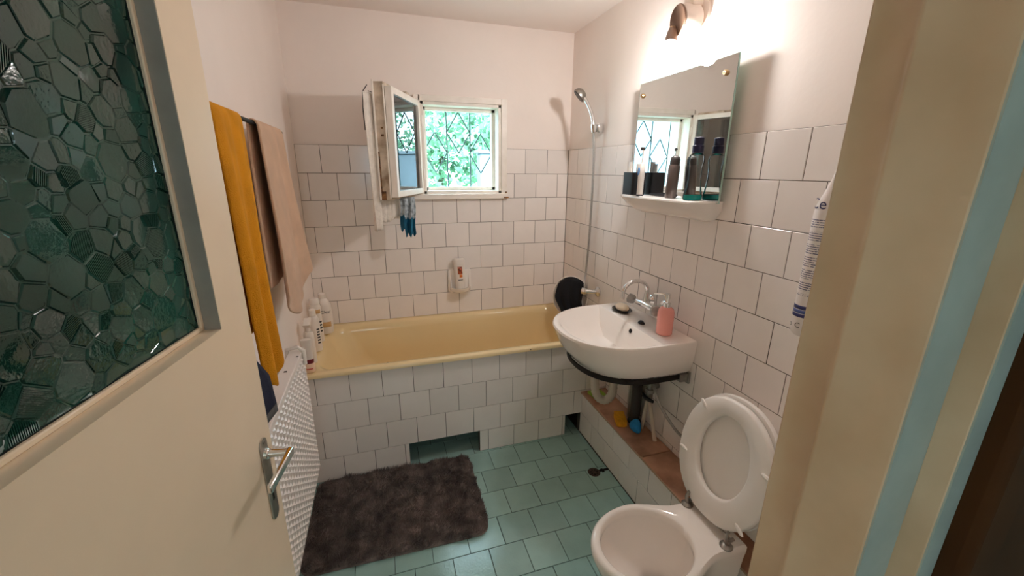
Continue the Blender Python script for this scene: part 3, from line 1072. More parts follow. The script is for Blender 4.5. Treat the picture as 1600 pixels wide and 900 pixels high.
part('coupling', M().lathe([(.024, 0), (.024, .045), (.018, .05)], (-.135, -.955, .635), (0, 0, 1), 16), MT['plwhite'], ub)
vl = thing('shutoff_valve', 'metal shutoff valve on the wall with two white pipes and black handle', 'valve', (-.03, -1.13, .279))
vb = M().tube([(-.002, -1.135, .540), (-.045, -1.135, .540)], .014, 12)
vb.tube([(-.045, -1.135, .585), (-.045, -1.135, .470)], .015, 12)
vb.lathe([(.022, 0), (.022, .02)], (-.045, -1.135, .510), (0, 0, 1), 6)
part('body', vb, MT['steel'], vl)
part('handle', M().tube([(-.060, -1.100, .488), (-.065, -1.135, .480), (-.062, -1.185, .490)], [.008, .011, .008], 8), MT['blackpl'], vl)
part('pipe', M().tube([(-.045, -1.125, .475), (-.035, -1.09, .279)], .0095, 12), MT['whitepvc'], vl)
part('pipe', M().tube([(-.048, -1.140, .475), (-.036, -1.20, .279)], .0095, 12), MT['whitepvc'], vl)
part('copper_stub', M().tube([(-.040, -1.130, .590), (-.040, -1.128, .660)], .013, 12), MT['lampbrown'], vl)
hs = [(-.045, -1.150, .560), (-.055, -1.185, .545), (-.055, -1.225, .500), (-.045, -1.29, .450), (-.045, -1.36, .430), (-.06, -1.44, .455), (-.080, -1.49, .52), (-.085, TY + .255, .60), (-.085, TY + .243, .625)]


def smooth_path(pts, n=8):
    out = []
    P_ = [Vector(p) for p in pts]
    for i in range(len(P_) - 1):
        p0, p1, p2, p3 = P_[max(i - 1, 0)], P_[i], P_[i + 1], P_[min(i + 2, len(P_) - 1)]
        for k in range(n):
            t = k / n
            out.append(tuple(.5 * ((2 * p1) + (-p0 + p2) * t + (2 * p0 - 5 * p1 + 4 * p2 - p3) * t * t + (-p0 + 3 * p1 - 3 * p2 + p3) * t ** 3)))
    out.append(tuple(P_[-1]))
    return out


solo('inlet_hose', M().tube(smooth_path(hs), .0065, 10), MT['braid'], 'braided steel hose from the shutoff valve to the cistern', 'hose', (-.045, -1.15, .56))

# sponges on the ledge
def soft_box(cx, cy, z, sx, sy, sz, rot, wob=.003, seed=1, cuts=6):
    R = random.Random(seed)
    m = M()
    pts = []
    rings = []
    for k, (s, h) in enumerate(((.86, 0), (1, .12), (1.02, .5), (1, .88), (.84, 1))):
        rg = []
        for x, y, _ in rrect(-sx / 2 * s, sx / 2 * s, -sy / 2 * s, sy / 2 * s, min(sx, sy) * .16, 0, 4):
            x += R.uniform(-wob, wob) * .5
            y += R.uniform(-wob, wob) * .5
            rg.append((cx + x * cos(rot) - y * sin(rot), cy + x * sin(rot) + y * cos(rot), z + h * sz + R.uniform(-wob, wob) * .3 * (h > 0)))
        rings.append(rg)
    m.loft(rings)
    return m


ys = thing('yellow_sponge', 'yellow kitchen sponge lying on the terracotta ledge', 'sponge', (-.105, -1.000, .279))
part('lower_layer', soft_box(-.112, -1.012, .2785, .050, .098, .018, -.35, seed=2), MT['sponge'], ys)
part('upper_layer', soft_box(-.112, -1.012, .2965, .050, .098, .016, -.35, seed=4), MT['sponge'], ys)
bs_ = M()
bs_.loft([[(-.082 + .021 * k * cos(a) + dx, -1.098 + .044 * k * sin(a), .2785 + h) for a in [2 * pi * i / 14 for i in range(14)]] for k, h, dx in ((.8, 0, 0), (1., .012, 0), (.9, .03, .004), (.6, .048, .010), (.3, .058, .014))])
solo('blue_cloth', bs_, MT['bluesp'], 'crumpled blue cleaning cloth beside the yellow sponge', 'cloth', (-.082, -1.098, .2785), sub=1)
solo('green_pad', soft_box(-.095, -.752, .2785, .085, .115, .010, .1, seed=6), MT['greenpad'], 'light green scouring pad at the end of the ledge by the tub', 'pad', (-.095, -.752, .2785))

# ------------------------------------------------------------------ mirror and shelf
MX = -.029
my0, my1, mz0, mz1 = -1.380, -.802, 1.424, 1.925
mi = thing('wall_mirror', 'rectangular frameless wall mirror held by brass screws above the washbasin', 'mirror', (MX, (my0 + my1) / 2, mz0))
MIT = lambda x, y, z: (x + (y + 1.091) * .016, y, z)
part('glass', M(MIT).box((MX, my0, mz0), (MX + .0055, my1, mz1)), MT['glassedge'], mi)
part('reflecting_face', M(MIT).box((MX - .0006, my0 + .002, mz0 + .002), (MX + .0002, my1 - .002, mz1 - .002)), MT['mirror'], mi, label='silvered reflecting face')
for y in (my0 + .050, my1 - .030):
    part('screw', M().lathe([(.010, -.002), (.010, .006), (.007, .010), (.003, .010), (.003, .007)], MIT(MX, y, mz1 - .055), (-1, 0, 0), 16), MT['brass'], mi)
    part('spacer', M().lathe([(.009, 0), (.009, .020)], MIT(MX + .0055, y, mz1 - .055), (1, 0, 0), 12), MT['brass'], mi)

SZ = 1.432
shf = thing('mirror_shelf', 'white porcelain shelf under the mirror with rounded underside', 'shelf', (-.05, -1.09, SZ - .08))
shm = M()
ys0, ys1 = -1.368, -.822


def shsec(y, k, kz):
    pr = [(-.001, 0), (-.118 * k, 0), (-.126 * k, -.004), (-.127 * k, -.010), (-.118 * k, -.020 * kz), (-.095 * k, -.042 * kz), (-.060 * k, -.066 * kz), (-.025 * k, -.080 * kz), (-.001, -.084 * kz)]
    return [(x, y, SZ + z) for x, z in pr]


secs = []
for k in range(21):
    t = k / 20
    y = ys0 + (ys1 - ys0) * t
    e = min(1, (min(t, 1 - t) / .14))
    e = sqrt(1 - (1 - e) ** 2)
    secs.append(shsec(y, .55 + .45 * e, .45 + .55 * e))
shm.loft(secs)
part('shelf_board', shm, MT['ceramic'], shf, angle=50)
part('screw_hole', M().lathe([(.005, 0), (.005, .002)], (-.0905, -1.285, 1.392), (-.75, 0, -.6), 12), MT['dark'], shf)

IX = -.078
CUY = -.898
cu = thing('black_cup', 'black square toothbrush cup on the mirror shelf', 'cup', (IX, CUY, SZ))
cm = M()
cw, cx2, chh = .044, .036, .100
cm.loft([rrect(IX - cx2, IX + cx2, CUY - cw, CUY + cw, .012, SZ + .0005), rrect(IX - cx2, IX + cx2, CUY - cw, CUY + cw, .012, SZ + chh),
         rrect(IX - cx2 * .93, IX + cx2 * .93, CUY - cw * .93, CUY + cw * .93, .010, SZ + chh + .0005), rrect(IX - cx2 * .9, IX + cx2 * .9, CUY - cw * .9, CUY + cw * .9, .009, SZ + .006)])
part('cup_body', cm, MT['blackpl'], cu)
for nm, lb, y, dx, h, lean_ in (('toothpaste_tube', 'white toothpaste tube standing cap down in the black cup', -.880, -.010, .140, .018), ('toothpaste_tube', 'small white tube leaning behind the toothpaste in the black cup', -.912, .008, .130, -.004)):
    tm = M()
    tm.loft([[(IX + dx + rx * cos(a), y + lean_ * hh / .1 * .5 + ry * sin(a), SZ + .008 + hh) for a in [2 * pi * i / 16 for i in range(16)]] for rx, ry, hh in ((.010, .010, 0), (.010, .010, .018), (.014, .014, .020), (.012, .016, .07), (.004, .019, h - .012), (.002, .020, h))])
    solo(nm, tm, MT['plwhite'], lb, 'tube', (IX + dx, y, SZ + .008))
tbr = thing('electric_toothbrush', 'white electric toothbrush standing on the mirror shelf by the black cup', 'toothbrush', (-.112, -1.000, SZ))
part('handle', M().lathe([(.0135, 0), (.0135, .06), (.0145, .10), (.0125, .135), (.006, .142)], (-.112, -1.000, SZ), (0, 0, 1), 18), MT['plwhite'], tbr)
part('neck', M().lathe([(.0055, .140), (.0035, .165), (.003, .196)], (-.112, -1.000, SZ), (0, 0, 1), 10), MT['plwhite'], tbr)
part('brush_head', M().lathe([(.006, -.006), (.007, .0), (.007, .009)], (-.112, -.997, SZ + .200), (-.5, .8, 0), 12), MT['greycap'], tbr)
bt = M()
bt.loft([[(-.1285 + d, -1.000 + .0055 * cos(a), SZ + .105 + .016 * sin(a)) for a in [2 * pi * i / 14 for i in range(14)]] for d in (.004, -.0006)])
part('button', bt, MT['bluebtn'], tbr)
part('foot', M().lathe([(.0155, 0), (.0155, .006)], (-.112, -1.000, SZ - .0), (0, 0, 1), 18), MT['blackpl'], tbr)
raz = M()
raz.tube([(-.055, -1.000, SZ + .007), (-.05, -1.06, SZ + .007), (-.052, -1.115, SZ + .007)], [.006, .0065, .005], 10)
solo('black_razor', raz, MT['blackpl'], 'slim black razor lying on the shelf behind the grey can', 'razor', (-.05, -1.05, SZ))
can = thing('spray_can', 'grey brown deodorant spray can with dark cap on the mirror shelf', 'can', (IX, -1.165, SZ))
part('can_body', M().lathe([(.020, 0), (.0225, .003), (.0225, .125), (.019, .132)], (IX, -1.165, SZ), (.05, .02, 1), 28), MT['greycan'], can)
part('cap', M().lathe([(.0195, .130), (.0195, .152), (.016, .162), (.008, .167)], (IX, -1.165, SZ), (.05, .02, 1), 24), MT['greycap'], can)
part('print', M().box((IX - .0232, -1.160, SZ + .035), (IX - .0222, -1.150, SZ + .042)), MT['plwhite'], can)
mw = thing('mouthwash_bottle', 'clear bottle with navy cap and a little teal mouthwash left in it', 'bottle', (IX, -1.292, SZ))
part('bottle', M().lathe([(.0, .0), (.030, .0), (.034, .004), (.034, .020), (.030, .035), (.024, .075), (.025, .125), (.029, .145), (.026, .165), (.014, .175)], (IX, -1.292, SZ), (0, 0, 1), 28), MT['clearpl'], mw)
part('liquid', M().lathe([(.0, .003), (.029, .003), (.032, .006), (.032, .022), (0, .022)], (IX, -1.292, SZ), (0, 0, 1), 28), MT['teal'], mw)
part('cap', M().lathe([(.0205, .173), (.0205, .198), (.0175, .200), (.0175, .226), (.015, .228)], (IX, -1.292, SZ), (0, 0, 1), 24), MT['navycap'], mw)

# ------------------------------------------------------------------ wall lamp
lp = thing('wall_lamp', 'white wall spotlight with a bare glowing bulb above the mirror', 'lamp', (0, -1.12, 2.10))
part('backplate', M().lathe([(.055, .0), (.055, .012), (.045, .020)], (TT - .001, -1.118, 2.118), (-1, 0, 0), 28), MT['lampwhite'], lp)
part('neck', M().box((-.060, -1.150, 2.130), (-.006, -1.090, 2.185)), MT['lampwhite'], lp, bevel=.012, seg=3)
part('housing', M().lathe([(.044, .012), (.050, .02), (.052, .078), (.050, .084)], (0, -1.120, 2.098), (-1, .12, -.10), 32), MT['lampwhite'], lp)
part('rim', M().lathe([(.050, .086), (.0535, .090), (.050, .094), (.046, .0935), (.040, .0905), (.004, .0895)], (0, -1.120, 2.098), (-1, .12, -.10), 32), MT['lampbrown'], lp)
part('pivot', M().lathe([(.010, -.006), (.010, .010), (.006, .013)], (-.098, -1.098, 2.062), (-1, .1, -.1), 14), MT['brass'], lp)
part('bulb_holder', M().lathe([(.014, 0), (.019, .02), (.024, .052), (.026, .056)], (-.100, -1.098, 2.062), (-.22, -.22, -.95), 20), MT['lampbrown'], lp)
bcx = Vector((-.100, -1.098, 2.062)) + Vector((-.22, -.22, -.95)).normalized() * .05
part('bulb', M().lathe([(.013, 0), (.016, .012), (.026, .030), (.030, .045), (.026, .062), (.014, .072), (.002, .075)], tuple(bcx), (-.22, -.22, -.95), 24), MT['bulb'], lp)

# ------------------------------------------------------------------ shower
sh = thing('hand_shower', 'chrome hand shower hanging in a wall holder over the tub', 'shower', (-.04, -.412, 1.76))
part('holder', M().box((-.030, -.435, 1.742), (.004, -.395, 1.790)), MT['chrome'], sh, bevel=.006)
part('clip', M().lathe([(.014, -.022), (.017, .0), (.018, .020), (.013, .020)], (-.045, -.412, 1.766), (-.1, 0, 1), 18), MT['chrome'], sh)
part('handle', M().tube(smooth_path([(-.046, -.412, 1.745), (-.050, -.408, 1.80), (-.062, -.392, 1.86), (-.082, -.366, 1.915), (-.095, -.350, 1.938)]), .0105, 12), MT['chrome'], sh)
hd = Vector((-.103, -.335, 1.945))
hax = (-.42, .20, -.88)
hax = (-.70, .25, -.66)
part('head', M().lathe([(.006, -.030), (.022, -.026), (.036, -.012), (.041, .004), (.040, .010)], tuple(hd), hax, 24), MT['steel'], sh)
part('spray_face', M().lathe([(.039, .008), (.036, .013), (.004, .014)], tuple(hd), hax, 24), MT['greycap'], sh)
hosep = smooth_path([(-.044, -.412, 1.745), (-.032, -.408, 1.60), (-.028, -.406, 1.35), (-.030, -.404, 1.10), (-.040, -.408, .93), (-.060, -.440, .862), (-.066, -.462, .850)])
solo('shower_hose', M().tube(hosep, .0065, 10), MT['braid'], 'metal shower hose hanging straight down the tiled wall', 'hose', (-.044, -.412, 1.745))
tv = thing('bath_valve', 'chrome bath tap on the tiled wall at the end of the shower hose', 'tap', (0, -.49, .832))
part('flange', M().lathe([(.032, 0), (.031, .006), (.018, .016)], (-.001, -.505, .832), (-1, 0, 0), 24), MT['chrome'], tv)
part('stem', M().tube([(-.001, -.505, .832), (-.040, -.49, .832), (-.072, -.470, .832)], [.013, .014, .015], 14), MT['chrome'], tv)
part('knob', M().lathe([(.018, -.012), (.021, 0), (.020, .018), (.012, .022)], (-.072, -.470, .832), (-.6, .6, 0), 8), MT['chrome'], tv)

# ------------------------------------------------------------------ soap niche on the back wall
sn_ = solo('ceramic_soap_holder', M(), MT['ceramic'], 'white ceramic soap holder set in the back wall tiles', 'soap holder', (-.755, -.001, .757)) if False else thing('ceramic_soap_holder', 'white ceramic soap holder set in the back wall tiles', 'soap holder', (-.755, -.001, .757))
q = M()
q.loft([[(x, -.0005, z) for x, z, _ in rrect(-.831, -.679, .757, .908, .008, 0, 4)], [(x, -.012, z) for x, z, _ in rrect(-.831, -.679, .757, .908, .012, 0, 4)], [(x, -.014, z) for x, z, _ in rrect(-.822, -.688, .766, .900, .012, 0, 4)]])
part('back_plate', q, MT['ceramic'], sn_)
# scooped tray
tr = []
for k in range(15):
    a = pi * k / 14
    tr.append((-.755 + .066 * cos(a), -.013 - .066 * sin(a) ** .8))
trm = M()
out0 = [(x, y, .764) for x, y in tr]
trm.loft([[(-.755 + (x + .755) * .8, -.012 + (y + .012) * .75, .760) for x, y in tr], [(x, y, .772) for x, y in tr], [(x * 1.0, y - .006 if y < -.02 else y, .795 if True else 0) for x, y in tr],
          [(-.755 + (x + .755) * .9, -.012 + (y + .012) * .92, .793) for x, y in tr], [(-.755 + (x + .755) * .84, -.012 + (y + .012) * .84, .778) for x, y in tr]])
part('tray', trm, MT['ceramic'], sn_, angle=50)
for s_ in (-1, 1):
    sd_ = M()
    sx = -.755 + s_ * .062
    sd_.loft([[(sx + s_ * .004, -.013, .88), (sx + s_ * .004, -.016, .86), (sx + s_ * .004, -.028, .82), (sx + s_ * .004, -.036, .785), (sx + s_ * .004, -.013, .785)],
              [(sx - s_ * .004, -.013, .88), (sx - s_ * .004, -.016, .86), (sx - s_ * .004, -.028, .82), (sx - s_ * .004, -.036, .785), (sx - s_ * .004, -.013, .785)]])
    part('side_cheek', sd_, MT['ceramic'], sn_, bevel=.003)
shb = thing('shampoo_bottle', 'white shampoo bottle with an orange picture standing in the wall soap holder', 'bottle', (-.758, -.048, .779))


def oval_bottle(cx, cy, z, prof, ry=.62, n=28, lean=(0, 0)):
    m = M()
    m.loft([[(cx + r * cos(a) + lean[0] * h, cy + r * ry * sin(a) + lean[1] * h, z + h) for a in [2 * pi * i / n for i in range(n)]] for r, h in prof])
    return m


part('body', oval_bottle(-.758, -.048, .779, [(.028, 0), (.032, .004), (.034, .08), (.036, .165)], lean=(-.03, .05)), MT['plwhite'], shb)
part('cap', oval_bottle(-.758, -.048, .779, [(.036, .166), (.0365, .200), (.034, .206)], lean=(-.03, .05)), MT['plwhite'], shb)


def label_patch(parent, name, cx, cy, z, r, ry, lean, a0, a1, h0, h1, matl, k=1.012):
    m = M()
    m.grid(lambda u, v: (cx + r * k * cos(a0 + (a1 - a0) * u) + lean[0] * (h0 + (h1 - h0) * v), cy + r * ry * k * sin(a0 + (a1 - a0) * u) + lean[1] * (h0 + (h1 - h0) * v), z + h0 + (h1 - h0) * v), 8, 2)
    return part(name, m, matl, parent, solid=.0004)


A_ = -pi / 2
label_patch(shb, 'picture', -.758, -.048, .779, .0350, .62, (-.03, .05), A_ - .40, A_ + .45, .108, .158, MT['brownprint'])
label_patch(shb, 'picture', -.758, -.048, .779, .0345, .62, (-.03, .05), A_ - .12, A_ + .42, .086, .106, MT['orange'])
label_patch(shb, 'print', -.758, -.048, .779, .0342, .62, (-.03, .05), A_ - .42, A_ + .50, .066, .074, MT['darkprint'])


# ------------------------------------------------------------------ text helper
def text_pts(txt, size):
    cu = bpy.data.curves.new('t', 'FONT')
    cu.body = txt
    cu.size = size
    cu.align_x = 'CENTER'
    cu.resolution_u = 3
    o = bpy.data.objects.new('t', cu)
    COL.objects.link(o)
    dg = bpy.context.evaluated_depsgraph_get()
    me = bpy.data.meshes.new_from_object(o.evaluated_get(dg))
    v = [tuple(p.co) for p in me.vertices]
    f = [tuple(p.vertices) for p in me.polygons]
    bpy.data.objects.remove(o)
    bpy.data.curves.remove(cu)
    bpy.data.meshes.remove(me)
    return v, f


def text_on(txt, size, fn):
    v, f = text_pts(txt, size)
    m = M()
    m.add([fn(x, y) for x, y, _ in v], f)
    return m


# ------------------------------------------------------------------ bottles at the left end of the tub
RZ = .6105
b1 = thing('hand_cream_tube', 'white tube standing on its pink cap with a dark red band on the tub rim', 'tube', (-1.598, -.648, RZ))
part('cap', oval_bottle(-1.598, -.648, RZ, [(.022, 0), (.025, .004), (.026, .034), (.022, .046)], .75), MT['pinkcap'], b1)
part('band', oval_bottle(-1.598, -.648, RZ, [(.022, .046), (.023, .062), (.022, .066)], .75), MT['redband'], b1)
part('tube', oval_bottle(-1.598, -.648, RZ, [(.022, .066), (.023, .10), (.024, .14), (.026, .165)], .62), MT['plwhite'], b1)
label_patch(b1, 'print', -1.598, -.648, RZ, .0262, .75, (0, 0), -2.0, -.9, .018, .024, MT['redprint'])
b2 = thing('white_pump_bottle', 'slim white bottle with a side nozzle on the tub rim behind the red-banded tube', 'bottle', (-1.603, -.545, RZ))
part('body', oval_bottle(-1.603, -.545, RZ, [(.024, 0), (.025, .004), (.024, .15), (.018, .165)], .8), MT['plwhite'], b2)
nz_ = M().tube([(-1.603, -.545, RZ + .165), (-1.603, -.545, RZ + .20)], [.013, .012], 14)
nz_.loft([[(-1.618, -.560, RZ + .19), (-1.588, -.560, RZ + .19), (-1.588, -.530, RZ + .19), (-1.618, -.530, RZ + .19)], [(-1.616, -.600, RZ + .215), (-1.582, -.600, RZ + .215), (-1.582, -.53, RZ + .232), (-1.616, -.53, RZ + .232)]])
part('nozzle', nz_, MT['plwhite'], b2, bevel=.004)
b3 = thing('tall_white_bottle', 'tall narrow white bottle with dark side print on the tub rim', 'bottle', (-1.598, -.400, RZ))
part('body', oval_bottle(-1.598, -.400, RZ, [(.026, 0), (.028, .004), (.028, .17), (.022, .19), (.014, .195)], .8), MT['plwhite'], b3)
part('cap', oval_bottle(-1.598, -.400, RZ, [(.016, .195), (.016, .228), (.010, .232)], 1), MT['plwhite'], b3)
for k in range(6):
    label_patch(b3, 'print', -1.598, -.400, RZ, .028, .8, (0, 0), -1.1, -.5, .045 + k * .015, .053 + k * .015, MT['darkprint'])
b4 = thing('gold_label_bottle', 'white bottle with a gold band beside the large shampoo bottle on the tub rim', 'bottle', (-1.605, -.270, RZ))
part('body', oval_bottle(-1.605, -.270, RZ, [(.028, 0), (.030, .004), (.030, .20), (.026, .215)], .8), MT['plwhite'], b4)
part('cap', oval_bottle(-1.605, -.270, RZ, [(.0255, .216), (.0255, .245), (.022, .25)], .8), MT['plwhite'], b4)
label_patch(b4, 'print', -1.605, -.270, RZ, .030, .8, (0, 0), -2.4, -.5, .168, .19, MT['goldprint'])
for k in range(4):
    label_patch(b4, 'print', -1.605, -.270, RZ, .030, .8, (0, 0), -1.2, -.4, .06 + k * .018, .069 + k * .018, MT['darkprint'])
b5 = thing('large_shampoo_bottle', 'large rounded white shampoo bottle with dark script lettering on the tub rim', 'bottle', (-1.580, -.150, RZ))
part('body', oval_bottle(-1.580, -.150, RZ, [(.036, 0), (.041, .005), (.044, .06), (.045, .12), (.041, .17), (.028, .205), (.018, .215)], .7), MT['plwhite'], b5)
part('cap', oval_bottle(-1.580, -.150, RZ, [(.020, .215), (.020, .238), (.014, .244)], .9), MT['plwhite'], b5)


def on5(x, y):
    a = -pi / 2 + .35 + x / .045
    return (-1.580 + .0462 * cos(a), -.150 + .0325 * sin(a), RZ + .128 + y)


part('lettering', text_on('Clear', .026, on5), MT['darkprint'], b5, label='dark script lettering')
label_patch(b5, 'print', -1.580, -.150, RZ, .0445, .7, (0, 0), -1.9, -.7, .045, .075, MT['goldprint'])

# ------------------------------------------------------------------ washing bowl and black cloth in the tub corner
wbow = M()
bc_ = Vector((-.080, -.275, .744))
bax = Vector((-.80, -.52, .25)).normalized()
wbow.lathe([(.090, -.045), (.118, -.040), (.130, .0), (.134, .012), (.128, .014), (.114, -.030), (.02, -.036)], tuple(bc_ - bax * .02), tuple(bax), 36)
solo('plastic_bowl', wbow, MT['plwhite'], 'cream plastic wash bowl leaning in the corner of the tub under a black cloth', 'bowl', (-.080, -.275, .61))
s1 = bax.cross(Vector((0, 0, 1))).normalized()
s2 = s1.cross(bax).normalized()


def bcl(u, v):
    a = -.9 + u * 1.8      # across
    x = sin(a) * .128 if v < .55 else sin(a) * .128 * (1 - (v - .55) * .75)
    top = sqrt(max(0, .128 ** 2 - x * x))
    yv = top - v * (top + .135) if v < 1 else -.135
    w = .020 + .018 * (1 - ((v - .45) / .55) ** 2) + .006 * sin(u * 19 + v * 3)
    if v < .06:
        w *= .5
    shift = -.018 - .085 * max(0, v - .45)
    p_ = bc_ + s1 * (-(x) - shift) * -1 + s2 * yv + bax * w
    return tuple(p_)


solo('black_cloth', M().grid(bcl, 30, 26), MT['black'], 'black cloth draped over the bowl in the tub corner below the shower hose', 'cloth', tuple(bc_), solid=.006, sub=1)

# ------------------------------------------------------------------ radiator
ra = thing('radiator', 'white embossed panel radiator on the wall beside the rug', 'radiator', (-1.60, -1.3, .30))
RX, RY0, RY1, RZ0, RZ1 = -1.550, -1.62, -.962, .312, .862
part('panel', M().box((RX - .042, RY0, RZ0), (RX, RY1, RZ1)), MT['radiator'], ra, bevel=.006, seg=3)
em = M()
nyb, nzb = 21, 22
for j in range(nzb):
    for i in range(nyb):
        y = RY0 + .02 + (i + .5 * (j % 2) * 0) * .0305
        z = RZ0 + .022 + j * .0238
        h, wy, wz = .0060, .0105, .0095
        if y + wy < RY1 - .012:
            em.add([(RX - .0002, y - wy, z - wz), (RX - .0002, y + wy, z - wz), (RX - .0002, y + wy, z + wz), (RX - .0002, y - wy, z + wz), (RX + h, y, z + wz * .5)], [(0, 1, 4), (1, 2, 4), (2, 3, 4), (3, 0, 4)])
part('embossing', em, MT['radiator'], ra, stuff=True)
part('top_cap', M().box((RX - .046, RY0, RZ1 - .008), (RX + .001, RY1 + .002, RZ1 + .004)), MT['radiator'], ra, bevel=.003)
part('bracket', M().box((XL + .0005, -1.12, .80), (RX - .040, -1.085, .856)), MT['radiator'], ra, bevel=.003)
part('bracket', M().box((XL + .0005, -1.55, .80), (RX - .040, -1.515, .856)), MT['radiator'], ra, bevel=.003)
part('bracket', M().box((XL + .0005, -1.12, .36), (RX - .040, -1.085, .40)), MT['radiator'], ra, bevel=.003)
vv = M().tube([(RX - .022, RY1 - .002, .345), (RX - .022, RY1 + .035, .345)], [.016, .014], 14)
vv.tube([(RX - .022, RY1 + .026, .345), (XL + .0005, RY1 + .026, .345)], .009, 12)
part('supply_pipe', vv, MT['radiator'], ra)
for a_, b_2 in (((RX - .012, -1.05, RZ1 + .0035), (RX - .004, -1.042, RZ1 + .0046)), ((RX - .03, -1.17, RZ1 + .0035), (RX - .02, -1.16, RZ1 + .0046)), ((RX + .0005, -1.0, RZ1 - .03), (RX + .0015, -.994, RZ1 - .02))):
    part('paint_chip', M().box(a_, b_2), MT['chip'], ra)
clp = M().tube([(RX + .006, -1.0, RZ1 - .05), (RX + .006, -1.0, RZ1 + .006), (RX - .012, -1.0, RZ1 + .022), (RX - .05, -1.0, RZ1 + .016), (RX - .052, -1.0, RZ1 - .03)], .008, 10)
solo('radiator_hook', clp, MT['plwhite'], 'white plastic hook clipped over the radiator top', 'hook', (RX, -1.0, RZ1))

# ------------------------------------------------------------------ towels and rail
tr_ = thing('towel_rail', 'dark metal towel rail bracketed to the painted wall', 'rail', (XL, -1.1, 1.68))
part('bar', M().tube(smooth_path([(XL + .001, -1.70, 1.672), (XL + .07, -1.70, 1.672), (XL + .075, -1.68, 1.672), (XL + .075, -1.1, 1.672), (XL + .075, -.74, 1.672), (XL + .07, -.725, 1.672), (XL + .001, -.725, 1.672)], 6), .006, 10), MT['iron'], tr_)


def towel(name, label, matl, y0, y1, zf, zb, skew, seed, amp=.010, xb=XL + .075, zt=1.672, taper=.0, cor=0.):
    R = random.Random(seed)
    ph = [R.uniform(0, 6) for _ in range(4)]
    Lf, Lb = zt - zf, zt - zb
    rad = .011
    tot = Lf + Lb + pi * rad

    def fn(u, v):
        s = v * tot
        y = y0 + (y1 - y0) * u
        if s < Lf:
            d = Lf - s
            x = xb + rad
            z = zt - d
            f = 1
        elif s < Lf + pi * rad:
            a = (s - Lf) / rad
            x = xb + rad * cos(a)
            z = zt + rad * sin(a)
            d = 0
            f = 0
        else:
            d = s - Lf - pi * rad
            x = xb - rad
            z = zt - d
            f = -1
        k = d / max(Lf, .01)
        wv = sin(u * 11 + ph[0] + k * .6) * .6 + sin(u * 21 + ph[1] - k) * .35 + sin(u * 4 + ph[2] + 2 * k) * .5
        if f == 1:
            x += amp * (.25 + k) * (wv + .9)
        elif f == -1:
            x -= min(.030, amp * .35 * (.2 + k) * (wv + 1.2))
        y += skew * k * (1 if f > 0 else .8) + taper * k * (.5 - u) * (y1 - y0)
        if f == 1:
            z += k * (.05 - cor * sin(pi * min(1, u * 1.15)) - .012 * sin(u * 11 + ph[3]))
        y += .004 * sin(k * 7 + ph[1])
        return (x, y, z)
    m = M()
    m.grid(fn, 40, 90)
    return solo(name, m, matl, label, 'towel', (xb, (y0 + y1) / 2, zt), solid=.008, sub=1)


towel('yellow_towel', 'mustard yellow bath towel hanging on the rail nearest the door', MT['yellow'], -1.495, -1.268, .965, 1.10, -.02, 2, amp=.016, cor=.06)
towel('tan_towel', 'tan beige bath towel hanging on the rail nearest the tub', MT['tan'], -1.118, -.765, 1.055, 1.15, .07, 9, amp=.012, taper=-.36, cor=.10)

# navy garment on the back of the door
nv = thing('navy_towel', 'navy blue towel with grey hem hanging behind the door edge', 'towel', DT(.1, .06, 1.1))


def navyf(u, v):
    s_ = .13 - u * (.13 + .085 + .085 * min(1, v / .6))
    z = 1.16 - v * .20 - .045 * v * (1 - u)
    return DT(s_, .056 + .007 * sin(u * 8 + v * 2), z)


part('cloth', M().grid(navyf, 24, 24), MT['navy'], nv, solid=.006)
part('hem', M().grid(lambda u, v: (lambda p: (p[0], p[1], p[2] - .022 * v))(navyf(u, 1)), 24, 2), MT['greyband'], nv, solid=.007)
part('lower_cloth', M().grid(lambda u, v: DT(.13 - u * (.13 + .128 - .03 * abs(v - .4)), .058 + .006 * sin(u * 7), .90 - v * .16), 16, 12), MT['navy'], nv, solid=.006)
part('hook', M(DT).tube([(.08, .040, 1.20), (.08, .058, 1.19), (.08, .062, 1.15)], .004, 8), MT['steel'], nv)

# ------------------------------------------------------------------ rug
rg = thing('bath_rug', 'dark brown shaggy bath rug lying on the teal floor along the tub', 'rug', (-1.25, -.96, 0))
ra_ = radians(-1.2)
RC = (-1.247, -.955)
rhx, rhy = .385, .262


def rugp(x, y):
    return (RC[0] + x * cos(ra_) - y * sin(ra_), RC[1] + x * sin(ra_) + y * cos(ra_))


def in_rug(x, y, r=.055):
    dx, dy = max(0, abs(x) - (rhx - r)), max(0, abs(y) - (rhy - r))
    return hypot(dx, dy) <= r


rr = [(x, y) for x, y, _ in rrect(-rhx, rhx, -rhy, rhy, .055, 0, 8)]
part('backing', M().loft([[(*rugp(x, y), .001) for x, y in rr], [(*rugp(x, y), .008) for x, y in rr], [(*rugp(x * .985, y * .985), .013) for x, y in rr]]), MT['rug'], rg)
R4 = random.Random(21)
pile = M()
pv, pf = [], []
for k in range(52000):
    x, y = R4.uniform(-rhx, rhx), R4.uniform(-rhy, rhy)
    if not in_rug(x, y):
        continue
    X, Y = rugp(x, y)
    cl = noise.noise((x * 14, y * 14, 0)) * 2
    an = cl * 3 + R4.uniform(-1, 1)
    ln = R4.uniform(.006, .016)
    h = R4.uniform(.010, .019) + .004 * cl
    a2 = R4.uniform(0, 2 * pi)
    bx, by = cos(a2) * .0021, sin(a2) * .0021
    b = len(pv)
    pv += [(X - bx, Y - by, .009), (X + bx, Y + by, .009), (X + cos(an) * ln, Y + sin(an) * ln, .011 + h)]
    pf.append((b, b + 1, b + 2))
pile.v, pile.f = pv, pf
part('pile', pile, MT['rug'], rg, stuff=True)

